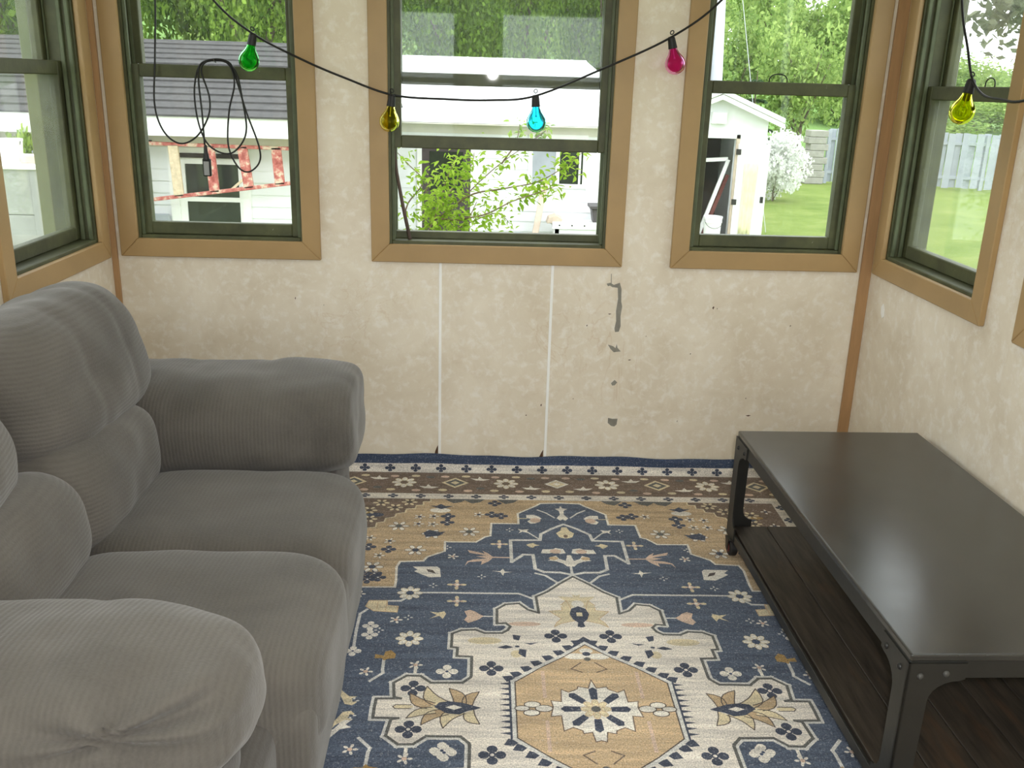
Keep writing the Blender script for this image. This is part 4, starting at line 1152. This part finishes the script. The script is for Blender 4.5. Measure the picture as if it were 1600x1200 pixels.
MB().lathe([(0, 0), (.075, 0), (.085, .15), (.088, .15), (.088, .165), (.08, .165), (.07, .02), (0, .02)], (-3.52, 7.25, OZ + .031), n=18).build('body', M['bucket'], bk, smooth=True)
MB().tube([(-3.52 + .087 * math.cos(a), 7.25 - .02, OZ + .18 - .06 * math.sin(a)) for a in np.linspace(0, math.pi, 10)], .003, 5).build('handle', M['rivet'], bk)
tag(MB().box(-3.40, -3.26, 7.12, 7.32, OZ + .031, OZ + .085).build('wood_offcut', M['oldwood'], bevel=.004), 'short wood offcut lying on the low outbuilding cap', 'wood')

# ---- long shed with white metal roof
ls = thing('metal_roof_shed', (0.0, 15.5, GZ), 'long white shed with a white metal roof behind the green shrub', 'shed')
LX0, LX1, LY0, LY1 = -2.6, 2.3, 14.0, 19.0
MB().box(LX0, LX1, LY0, LY1, GZ, .95).build('wall_core', M['siding'], ls)
siding(ls, M['siding'], LX0, LX1, LY0, GZ, .84, .15, [(-.93, -.18, GZ - 1, .70), (.64, 1.50, .10, .86)])
MB().box(LX0, LX1, LY0 - .03, LY0, .84, .985).build('frieze_board', M['soffit'], ls)
ex0, ex1 = LX0 - .3, 2.55
npan = 9
for i in range(npan):
    f0, f1 = i / npan, (i + 1) / npan
    a0, a1 = ex0 + (ex1 - ex0) * f0, ex0 + (ex1 - ex0) * f1
    b0, b1 = ex0 + (1.72 - ex0) * f0, ex0 + (1.72 - ex0) * f1
    m_ = MB()
    pts = [(a0, 13.68, 1.015), (a1, 13.68, 1.015), (b1, 17.0, 1.945), (b0, 17.0, 1.945)]
    m_.add(pts + [(x, y, z - .02) for x, y, z in pts], [(0, 1, 2, 3), (7, 6, 5, 4), (0, 4, 5, 1), (1, 5, 6, 2), (2, 6, 7, 3), (3, 7, 4, 0)])
    for fr in (0.02, 0.5):
        pa = Vector(pts[0]).lerp(Vector(pts[1]), fr); pb_ = Vector(pts[3]).lerp(Vector(pts[2]), fr)
        m_.bar(pa + Vector((0, 0, .008)), pb_ + Vector((0, 0, .008)), .03, .02)
    m_.build('roof_panel', M['metalroof'], ls)
m_ = MB(); m_.add([(2.55, 13.68, 1.0), (2.75, 19.2, 1.0), (1.72, 17.0, 1.94)], [(0, 1, 2)]); m_.add([(ex0, 19.2, 1.0), (2.75, 19.2, 1.0), (1.72, 17.0, 1.94), (ex0, 17.0, 1.94)], [(0, 1, 2, 3)]); m_.build('rear_roof', M['metalroof'], ls, solid=.02)
MB().box(ex0, ex1, 13.68, 14.0, .975, .99).build('soffit_board', M['soffit'], ls)
dr = MB()
for a, b, c, d in ((-.98, -.91, GZ, .76), (-.20, -.13, GZ, .76), (-.91, -.20, .69, .76)): dr.box(a, b, LY0 - .04, LY0 + .01, c, d)
dr = dr.build('door_frame', M['white'], ls)
MB().box(-.91, -.20, LY0 - .025, LY0 - .005, GZ, .69).build('door_leaf', M['darkdoor'], dr)
MB().box(-.80, -.31, LY0 - .032, LY0 - .025, .02, .58).build('door_pane', M['darkglass'], dr, bevel=.003)
m_ = MB()
for a, b, c, d in ((.64, .70, .10, .86), (1.44, 1.50, .10, .86), (.70, 1.44, .80, .86), (.70, 1.44, .10, .16), (1.04, 1.10, .16, .80), (1.38, 1.41, .16, .80)): m_.box(a, b, LY0 - .05, LY0 + .01, c, d)
wn = m_.build('window_frame', M['white'], ls)
MB().box(.70, 1.04, LY0 - .028, LY0 - .02, .16, .80).build('pane', M['fence'], wn)
MB().box(1.10, 1.44, LY0 - .024, LY0 - .016, .16, .80).build('pane', M['darkglass'], wn)

# things standing along that wall
bn = thing('plank_bench', (1.4, 13.55, GZ), 'white plank bench along the long shed wall holding a dark tub', 'bench')
MB().box(.98, 2.25, 13.3, 13.85, -.375, -.335).build('bench_top', M['white'], bn, bevel=.004)
MB().box(.98, 2.25, 13.29, 13.30, -.40, -.30).build('front_rail', M['white'], bn)
for i, x in enumerate(np.linspace(1.08, 2.15, 7)): MB().lathe([(.012, 0), (.012, .004), (0, .004)], (x, 13.29, -.35), (0, -1, 0), 8).build('bolt', M['rivet'], bn)
for x in (1.05, 2.15):
    for y in (13.36, 13.78): MB().box(x - .03, x + .03, y - .03, y + .03, GZ, -.375).build('leg', M['white'], bn)
MB().box(1.0, 2.23, 13.33, 13.35, GZ + .02, -.40).build('front_board', M['siding'], bn)
tb = thing('dark_tub', (1.75, 13.5, -.334), 'dark grey plastic tub at the end of the white bench', 'tub')
m_ = MB(); m_.prism([(1.58, -.334), (1.98, -.334), (2.02, -.12), (1.54, -.12)], 1, 13.36, 13.7); m_.build('body', M['boxdark'], tb, bevel=.01)
MB().box(1.51, 2.05, 13.33, 13.73, -.12, -.075).build('rim', M['boxdark'], tb, bevel=.006)
wbk = thing('wood_chunk', (1.0, 13.45, -.334), 'rough chunk of split wood on the bench corner', 'wood')
m_ = MB(); m_.prism([(.90, -.334), (1.10, -.334), (1.13, -.27), (1.03, -.215), (.93, -.25)], 1, 13.34, 13.60); m_.build('chunk', M['oldwood'], wbk, bevel=.008)
m_ = MB(); m_.bar((.62, 13.15, GZ), (.90, 13.93, .21), .09, .03, (0, -1, 0)); tag(m_.build('leaning_plank', M['oldwood'], bevel=.004), 'long pale plank leaning against the long shed wall', 'plank')

def plastic_chair():
    t_ = thing('patio_chair', (0.47, 12.9, GZ), 'pale blue plastic patio chair with a slatted rounded back', 'chair')
    x, y = 0.47, 12.9
    MB().box(x - .24, x + .24, y - .45, y, GZ + .40, GZ + .425).build('seat', M['chair'], t_, bevel=.01)
    top = GZ + .72
    arch = [(x + .25 * math.cos(a), y + .02, GZ + .44 + .29 * math.sin(a) ** .7) for a in np.linspace(0, math.pi, 17)]
    MB().tube(arch, .02, 6).build('back_frame', M['chair'], t_, smooth=True)
    for i in range(7):
        f = (i - 3) / 3.4
        zt_ = GZ + .44 + .29 * max(0.0, 1 - f * f) ** .35
        MB().bar((x + f * .19, y + .01, GZ + .41), (x + f * .22, y + .02, zt_), .035, .012, (0, 1, 0)).build('back_slat', M['chair'], t_)
    for sx in (-1, 1):
        MB().bar((x + sx * .25, y + .02, GZ + .62), (x + sx * .27, y - .40, GZ + .62), .05, .02).build('armrest', M['chair'], t_, bevel=.005)
        MB().bar((x + sx * .27, y - .40, GZ), (x + sx * .26, y - .38, GZ + .62), .04, .03).build('leg', M['chair'], t_)
        MB().bar((x + sx * .26, y + .10, GZ), (x + sx * .24, y + .01, GZ + .62), .04, .03).build('leg', M['chair'], t_)
plastic_chair()

# ---- gabled shed with the open door
gs = thing('gabled_shed', (3.75, 17.0, GZ), 'small white gabled shed with its door standing open', 'shed')
GX0, GX1, GY0, GY1, GE, GA = 2.90, 4.56, 15.5, 18.2, 1.13, 1.47
w_ = MB()
w_.prism([(GX0, GZ), (3.30, GZ), (3.30, .80), (4.06, .80), (4.06, GZ), (GX1, GZ), (GX1, GE), (3.73, GA), (GX0, GE)], 1, GY0, GY0 + .1)
w_.build('front_wall', M['siding'], gs)
MB().box(GX1 - .1, GX1, GY0 + .1, GY1, GZ, GE).build('side_wall', M['siding'], gs)
MB().box(GX0, GX0 + .1, GY0 + .1, GY1, GZ, GE).build('side_wall', M['siding'], gs)
MB().box(GX0 + .1, GX1 - .1, GY1 - .1, GY1, GZ, GE).build('rear_wall', M['darkroom'], gs)
MB().box(GX0 + .1, GX1 - .1, GY0 + .1, GY1 - .1, GZ + .001, GZ + .02).build('shed_floor', M['darkroom'], gs)
for sg, xe in ((1, 4.76), (-1, 2.70)):
    m_ = MB(); ze = GA - (GA - GE) * abs(xe - 3.73) / (GX1 - 3.73)
    m_.prism([(3.73, GA + .02), (xe, ze + .02), (xe, ze + .09), (3.73, GA + .09)], 1, GY0 - .22, GY1 + .1); m_.build('roof_slope', M['metalroof'], gs)
    m_ = MB(); m_.prism([(3.73, GA + .0), (xe, ze + .0), (xe, ze - .07), (3.73, GA - .07)], 1, GY0 - .235, GY0 - .20); m_.build('barge_board', M['white'], gs)
MB().box(3.62, 3.86, GY0 - .10, GY0, 1.02, 1.20).build('flood_light', M['white'], gs, bevel=.01)
for a, b, c, d in ((4.06, 4.12, GZ, .86), (3.24, 3.30, GZ, .86), (3.24, 4.12, .80, .86)): MB().box(a, b, GY0 - .03, GY0, c, d).build('door_casing', M['oldwood'] if a == 4.06 and d == .86 and c == GZ else M['white'], gs)
lf = MB(); th_ = 0.22
P0 = Vector((4.10, GY0 - .04, 0)); dv = Vector((math.cos(th_), -math.sin(th_), 0))
def leafbox(s0, s1, d0, d1, z0, z1):
    nv = Vector((dv.y, -dv.x, 0))
    m = MB(); vs = []
    for z in (z0, z1):
        for d in (d0, d1):
            for s_ in (s0, s1): q = P0 + dv * s_ + nv * d; vs.append((q.x, q.y, z))
    return m.add(vs, [(0, 2, 3, 1), (4, 5, 7, 6), (0, 1, 5, 4), (2, 6, 7, 3), (0, 4, 6, 2), (1, 3, 7, 5)])
lf = leafbox(0, .50, -.02, .02, GZ + .04, .72).build('door_leaf', M['white'], gs, bevel=.004)
for z in (.55, -.25, -.95): leafbox(-.03, .05, .02, .03, z, z + .09).build('hinge', M['rivet'], lf)
leafbox(.42, .47, .02, .035, -.20, -.10).build('latch', M['rivet'], lf)
for k_ in range(1, 4): leafbox(.50 * k_ / 4 - .004, .50 * k_ / 4 + .004, .02, .024, GZ + .06, .70).build('batten', M['siding'], lf)
cl = MB()
nv = Vector((dv.y, -dv.x, 0))
vs = []; nn = 12
for j in range(9):
    for i in range(nn + 1):
        s_ = .12 + .22 * i / nn * (1 - .02 * j); q = P0 + dv * s_ + nv * (.045 + .012 * math.sin(i * 1.7 + j * .3) + .006 * math.sin(j))
        vs.append((q.x, q.y, .42 - 1.15 * j / 8 + .03 * math.sin(i * .9) * (j / 8)))
cl.add(vs, [(j * (nn + 1) + i, j * (nn + 1) + i + 1, (j + 1) * (nn + 1) + i + 1, (j + 1) * (nn + 1) + i) for j in range(8) for i in range(nn)])
tag(cl.build('hanging_cloth', M['cloth'], smooth=True, solid=.004), 'yellowish cloth hung on the open door of the gabled shed', 'cloth')
def bucket5(x, y, z, name, label):
    t_ = thing(name, (x, y, z), label, 'bucket')
    MB().lathe([(0, 0), (.13, 0), (.142, .27), (.152, .27), (.152, .29), (.146, .295), (.150, .31), (.150, .33), (.156, .34), (.156, .37), (.146, .37), (.128, .02), (0, .02)], (x, y, z + .001), n=24).build('body', M['bucket'], t_, smooth=False)
    MB().tube([(x + .155 * math.cos(a), y - .05 * math.sin(a) - .1, z + .33 - .14 * math.sin(a)) for a in np.linspace(0, math.pi, 12)], .004, 5).build('handle', M['rivet'], t_)
bucket5(3.74, 15.25, GZ + .36, 'pail', 'white plastic pail on the step at the open shed door')
tag(MB().box(3.45, 4.03, 15.05, 15.46, GZ, GZ + .36).build('step_block', M['oldwood'], bevel=.01), 'low wooden step below the open shed door', 'step')
fr_ = thing('window_screen_frame', (3.85, 15.9, GZ), 'white edged wooden frame leaning inside the open shed doorway', 'frame')
for a, b, m_ in (((3.62, 15.75, GZ + .3), (4.02, 15.72, .45), 'white'), ((3.72, 15.85, GZ + .3), (4.05, 15.8, .2), 'redthing'), ((3.55, 15.8, .42), (4.02, 15.75, .46), 'white')):
    MB().bar(a, b, .06, .04, (0, 1, 0)).build('frame_rail', M[m_], fr_)

# ---- poles
pl_ = thing('utility_pole', (4.75, 20.0, GZ), 'pale utility pole rising behind the gabled shed', 'pole')
MB().tube([(4.80, 20.0, GZ), (4.70, 20.0, 1.8), (4.62, 20.0, 3.5), (4.55, 20.0, 7.0)], [.14, .13, .125, .11], 12).build('shaft', M['pole'], pl_, smooth=True)
MB().bar((3.8, 20.0, 6.6), (5.3, 20.0, 6.6), .1, .1).build('crossarm', M['bark'], pl_)
MB().tube([(4.45, 19.9, GZ), (4.42, 19.9, 1.8), (4.38, 19.9, 3.4), (4.35, 19.9, 6.5)], .06, 8).build('conduit', M['pole'], pl_, smooth=True)
MB().tube([(4.62, 20.0, 5.5), (5.3, 19.0, 1.0), (5.65, 18.6, GZ)], .006, 5).build('guy_wire', M['pole'], pl_)

# ---- fence with block pier
fen = thing('board_fence', (14.5, 28.5, GZ), 'pale grey board fence along the far side of the lawn', 'fence')
FA, FB = Vector((10.62, 29.5, 0)), Vector((21.5, 26.6, 0))
fd = (FB - FA).normalized(); fnn = Vector((fd.y, -fd.x, 0)); fl_len = (FB - FA).length
ang = math.atan2(fd.y, fd.x)
m_ = MB(); m_.prism([(-.098, 0), (.098, 0), (.098, 1.59), (-.098, 1.60)], 1, -.011, .011)
proto = m_.build('picket', M['fence']); proto.parent = fen
step_ = 0.2
npk = int(fl_len / step_)
for i in range(npk):
    q = FA + fd * (i + .5) * step_ + fnn * (.045 if i % 2 else -.045)
    loc = q - Vector((14.5, 28.5, 0)) + Vector((0, 0, .05 + .015 * math.sin(i * 2.1)))
    if i == 0: proto.location = loc; proto.rotation_euler = (0, 0, ang)
    else: piece(proto, 'picket', fen, loc, (0, 0, ang))
for z in (GZ + .35, GZ + 1.35): MB().bar(FA + Vector((0, 0, z)), FB + Vector((0, 0, z)), .06, .09).build('fence_rail', M['fence'], fen)
for i in range(6):
    q = FA + fd * fl_len * i / 5
    MB().box(q.x - .05, q.x + .05, q.y - .05, q.y + .05, GZ, GZ + 1.62).build('post', M['fence'], fen)
pier = thing('block_pier', (10.1, 29.3, GZ), 'rough grey stacked block pier at the end of the board fence', 'pier')
for r_ in range(8):
    off = .06 * math.sin(r_ * 2.7)
    MB().box(9.86 + off, 10.42 + off, 29.05, 29.55, GZ + r_ * .2 + .004, GZ + (r_ + 1) * .2 - .004).build('block', M['block'], pier, bevel=.015)

# ---- foliage
def leaf_cloud(name, seed, n, leaf, lumps, mat, parent, asp=0.55, lump_r=0.42, droop=0.0, shell=0.55):
    """a crown of single leaf blades gathered in clumps; unit size, base at z=0"""
    rg = np.random.RandomState(seed)
    cen = rg.normal(size=(lumps, 3)); cen /= np.linalg.norm(cen, axis=1, keepdims=True)
    cen *= (rg.rand(lumps, 1) ** 0.4) * 0.72
    cen[:, 2] = cen[:, 2] * 0.95
    who = rg.randint(0, lumps, n)
    d = rg.normal(size=(n, 3)); d /= np.linalg.norm(d, axis=1, keepdims=True)
    r = lump_r * (shell + (1 - shell) * rg.rand(n, 1)) * (0.7 + 0.5 * rg.rand(lumps, 1)[who])
    p = cen[who] + d * r
    p[:, 2] -= droop * rg.rand(n)
    a = rg.normal(size=(n, 3)) + d * 0.4; a[:, 2] -= 0.3; a /= np.linalg.norm(a, axis=1, keepdims=True)
    b = np.cross(a, rg.normal(size=(n, 3))); b /= np.linalg.norm(b, axis=1, keepdims=True)
    s_ = leaf * (0.6 + 0.8 * rg.rand(n, 1))
    V_ = np.stack([p - a * s_, p + b * s_ * asp, p + a * s_, p - b * s_ * asp], 1).reshape(-1, 3)
    mb = MB(); mb.v = [tuple(x) for x in V_]; mb.f = [(4 * i, 4 * i + 1, 4 * i + 2, 4 * i + 3) for i in range(n)]; mb.mi = [0] * n
    o = mb.build(name, mat, parent); o['kind'] = 'stuff'
    return o
def trunk_mesh(parent, h, r, seed, bz=-1.0):
    rg = random.Random(seed); mb = MB()
    mb.tube([(0, 0, bz - h), (rg.uniform(-.03, .03), rg.uniform(-.03, .03), bz - h * .4), (rg.uniform(-.05, .05), 0, bz + .5)], [r, r * .8, r * .5], 7)
    for k_ in range(5):
        a = rg.uniform(0, 6.28); mb.tube([(0, 0, bz + .1 + .15 * k_), (.35 * math.cos(a), .35 * math.sin(a), bz + .6 + .12 * k_), (.6 * math.cos(a), .6 * math.sin(a), bz + .95 + .12 * k_)], [r * .4, r * .25, r * .1], 5)
    return mb.build('trunk', M['bark'], parent, smooth=True)
def tree_proto(name, seed, n, leaf, lumps, mat, h=0.5, r=.06, **kw):
    t_ = thing(name, (0, 0, 0)); leaf_cloud('foliage', seed, n, leaf, lumps, mat, t_, **kw); trunk_mesh(t_, h, r, seed)
    return t_
USED = set()
def plant(proto_, x, y, base, sx, sz, rot, label, cat, group=None):
    """crown radius sx, half height sz; base = height of the crown underside"""
    o = proto_ if proto_.name not in USED else copy_tree(proto_)
    USED.add(proto_.name); USED.add(o.name)
    o.location = (x, y, base + sz); o.scale = (sx, sx, sz); o.rotation_euler = (0, 0, rot)
    return tag(o, label, cat, group)
PT = {
    'near': tree_proto('leafy_tree', 1, 26000, .021, 60, M['leaf_dark'], lump_r=.34, shell=.4),
    'near2': tree_proto('leafy_tree', 2, 26000, .020, 64, M['leaf_mid'], lump_r=.32, shell=.4),
    'hillA': tree_proto('hillside_tree', 3, 5000, .042, 22, M['leaf_pale'], lump_r=.42),
    'hillB': tree_proto('hillside_tree', 4, 5000, .040, 26, M['leaf_pale'], lump_r=.40),
    'hillC': tree_proto('hillside_tree', 5, 5000, .042, 20, M['leaf_mid'], lump_r=.42),
    'branchy': tree_proto('maple_tree', 6, 13000, .028, 60, M['leaf_olive'], lump_r=.22, shell=.2),
    'bush': tree_proto('bush', 7, 2600, .070, 20, M['leaf_shrub'], h=.05, r=.03, lump_r=.4),
    'blossom': tree_proto('flowering_bush', 8, 9000, .045, 30, M['leaf_white'], h=.05, r=.03, lump_r=.36),
    'spruce': None,
}
near_spots = [
    (-11.5, 17.5, 0.0, 2.7, 3.6, 'near', 'dark leafy tree at the far left behind the shingle roofed shed'),
    (-7.0, 15.6, 0.2, 2.3, 3.4, 'near', 'dark green tree over the shingle roof beside the corner'),
    (-3.3, 15.0, 0.7, 1.7, 3.0, 'near2', 'mid green tree rising directly over the shingle roof'),
    (-5.0, 19.8, -.2, 2.3, 4.2, 'near', 'tall dark tree standing behind the shingle roofed shed'),
    (-0.9, 21.6, 0.2, 2.0, 3.6, 'near', 'dark tree left behind the white metal roof'),
    (1.0, 27.2, -.4, 2.9, 5.0, 'near2', 'dense green tree in the middle behind the white metal roof'),
    (2.7, 22.4, 0.1, 1.7, 3.6, 'near', 'dark green tree at the right end of the metal roof'),
    (-4.6, 27.0, -.4, 2.4, 5.2, 'near', 'broad dark tree farther back behind the metal roof'),
]
for i, (x, y, b_, sx, sz, kd, lb) in enumerate(near_spots): plant(PT[kd], x, y, b_, sx, sz, i * 1.3, lb, 'tree', 'trees behind the sheds')
rg = random.Random(11)
nh = 0
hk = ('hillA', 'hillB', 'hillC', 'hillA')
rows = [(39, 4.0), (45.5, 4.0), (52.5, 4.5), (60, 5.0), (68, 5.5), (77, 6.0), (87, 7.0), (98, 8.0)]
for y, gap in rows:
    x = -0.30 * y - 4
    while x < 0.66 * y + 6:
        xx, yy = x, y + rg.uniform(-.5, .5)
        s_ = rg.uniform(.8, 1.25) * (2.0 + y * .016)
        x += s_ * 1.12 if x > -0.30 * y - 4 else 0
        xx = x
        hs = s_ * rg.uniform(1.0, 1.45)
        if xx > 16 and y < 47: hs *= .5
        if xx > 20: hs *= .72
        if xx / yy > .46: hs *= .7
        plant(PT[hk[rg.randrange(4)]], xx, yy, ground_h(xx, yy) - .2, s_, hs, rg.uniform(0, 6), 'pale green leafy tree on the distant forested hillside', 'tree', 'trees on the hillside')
        nh += 1; x += s_ * 1.12; pend = True
plant(PT['branchy'], 6.65, 10.6, 1.42, 2.15, 2.0, 2.4, 'olive leaved tree with branches hanging into the sky beyond the side window', 'tree')
plant(PT['bush'], -3.90, 8.27, -.6, .26, .92, 0.3, 'bright green bush between the low outbuilding and the shed', 'bush')
plant(PT['bush'], -5.2, 7.6, GZ, .7, 1.1, 1.9, 'rounded green bush left of the low outbuilding', 'bush')
plant(PT['blossom'], 7.45, 24.2, GZ - .25, .92, 1.12, 0, 'large white flowering bush at the lawn edge beside the gabled shed', 'bush')
# spruce
sp = thing('young_spruce', (7.35, 26.5, GZ), 'young spruce with tiered branches above the white flowering bush', 'tree')
mb = MB(); rgs = np.random.RandomState(3)
for lv in range(12):
    z = .3 + lv * .24; rad = .95 * (1 - lv / 12.5)
    for k_ in range(10):
        a = rgs.rand() * 6.28
        for s_ in np.linspace(.15, 1, 9):
            for sd in (-1, 1):
                p = Vector((7.35 + math.cos(a) * rad * s_, 26.5 + math.sin(a) * rad * s_, GZ + z - .18 * s_ * rad + rgs.uniform(-.02, .02)))
                d_ = Vector((math.cos(a + sd * .9), math.sin(a + sd * .9), -.15)) * .13; w_ = Vector((0, 0, .045))
                mb.add([p - w_ * .4, p + d_ * .5 + w_, p + d_, p + d_ * .5 - w_], [(0, 1, 2, 3)])
fo = mb.build('foliage', M['leaf_spruce'], sp); fo['kind'] = 'stuff'
MB().tube([(7.35, 26.5, GZ), (7.35, 26.5, GZ + 3.2)], [.07, .01], 7).build('trunk', M['bark'], sp)

# ---- the shrub right outside the middle window
shb = thing('green_shrub', (-.42, 5.5, GZ), 'bright green leafy shrub right outside the middle window', 'shrub')
rs = random.Random(5)
def b3(x, z, dy=0.0): return Vector((x, 5.5 + dy, z))
branches = [
    [b3(-.45, GZ), b3(-.44, -.3), b3(-.40, .45), b3(-.38, .68)],
    [b3(-.40, .60), b3(-.32, .74, .05), b3(-.16, .86, .1), b3(-.02, 1.00, .1), b3(.12, 1.12, .12), b3(.30, 1.24, .15)],
    [b3(-.40, .55), b3(-.28, .80, -.1), b3(-.22, 1.0, -.12), b3(-.16, 1.15, -.1)],
    [b3(-.30, .72), b3(-.10, .92, -.05), b3(.12, .98, -.1), b3(.30, 1.02, -.1), b3(.44, 1.10, -.1), b3(.55, 1.19, -.1)],
    [b3(-.20, .78), b3(.0, .84, -.2), b3(.16, .92, -.2), b3(.32, .98, -.22), b3(.42, 1.02, -.2)],
    [b3(-.40, .60), b3(-.46, .82, .1), b3(-.36, .98, .1), b3(-.44, 1.08, .1), b3(-.54, 1.18, .1)],
    [b3(-.40, .55), b3(-.50, .72, -.1), b3(-.56, .84, -.1), b3(-.62, .90, -.1)],
    [b3(-.38, .62), b3(-.22, .68, .15), b3(-.08, .74, .2), b3(.08, .80, .2), b3(.16, .74, .2)],
    [b3(-.38, .55), b3(-.20, .62, -.2), b3(-.02, .64, -.2), b3(.10, .70, -.2)],
    [b3(-.40, .50), b3(-.30, .60, .2), b3(-.14, .60, .2), b3(-.04, .66, .2)],
    [b3(.10, 1.10, .1), b3(.18, 1.22, .1), b3(.20, 1.33, .1)], [b3(.26, 1.22, .15), b3(.34, 1.28, .15), b3(.36, 1.30, .15)],
    [b3(-.26, .82), b3(-.18, .96, .1), b3(-.08, 1.08, .1), b3(-.06, 1.16, .1)],
    [b3(-.28, .78, .1), b3(-.34, .92, .1), b3(-.30, 1.02, .1)], [b3(-.24, .80, -.1), b3(-.10, .80, -.1), b3(-.04, .90, -.1)],
]
for i, br in enumerate(branches):
    pth = smooth_path(br, 5); n = len(pth)
    r0 = .016 if i == 0 else .006
    MB().tube(pth, [r0 * (1 - .75 * k_ / n) for k_ in range(n)], 5).build('branch', M['twig'], shb, smooth=True)
lm = MB()
lm.add([(0, 0, 0), (.008, .011, .003), (.009, .024, .002), (0, .044, -.006), (-.009, .024, .002), (-.008, .011, .003), (0, .022, -.003)], [(0, 1, 2, 6), (0, 6, 4, 5), (6, 2, 3), (6, 3, 4)])
lo_ = lm.build('leaf', M['leaf_shrub']); lo_.parent = shb
leaf_data = lo_.data
slots = []
for i, br in enumerate(branches[1:]):
    pth = smooth_path(br, 8)
    dens = 5 if i in (1, 11, 12, 13, 7, 8) else 3
    for k_, p in enumerate(pth):
        if k_ < 2: continue
        for q in range(dens):
            sp_ = .035 if dens == 3 else .055
            slots.append((p + Vector((rs.gauss(0, sp_), rs.gauss(0, sp_), rs.gauss(0, sp_))), (rs.uniform(-1.3, .6), rs.uniform(-.8, .8), rs.uniform(0, 6.28)), rs.uniform(.75, 1.25)))
for c_, r_, n_ in ((b3(-.23, .92, -.1), .11, 90), (b3(-.15, 1.06, -.08), .09, 60), (b3(-.20, .76, -.1), .13, 90), (b3(-.32, .82, 0), .10, 60), (b3(-.24, .64, -.1), .10, 60), (b3(.30, 1.02, -.12), .09, 40), (b3(.46, 1.12, -.1), .07, 30), (b3(.0, .63, -.15), .07, 30)):
    for q in range(n_):
        d_ = Vector((rs.gauss(0, 1), rs.gauss(0, 1), rs.gauss(0, 1))).normalized() * r_ * rs.random() ** .5
        slots.append((c_ + d_, (rs.uniform(-1.3, .6), rs.uniform(-.8, .8), rs.uniform(0, 6.28)), rs.uniform(.75, 1.25)))
rs.shuffle(slots)
so_ = Vector((-.42, 5.5, GZ))
lo_.location = slots[0][0] - so_; lo_.rotation_euler = slots[0][1]
for p, ro, sc in slots[1:299]: piece(leaf_data, 'leaf', shb, p - so_, ro, (sc,) * 3)
rest = MB()
from mathutils import Euler
for p, ro, sc in slots[299:]:
    R_ = Euler(ro).to_matrix() * sc
    rest.add([p + R_ @ v_.co for v_ in leaf_data.vertices], [tuple(f.vertices) for f in leaf_data.polygons])
if rest.f:
    ro_ = rest.build('leaf_mass', M['leaf_shrub'], shb); ro_['kind'] = 'stuff'
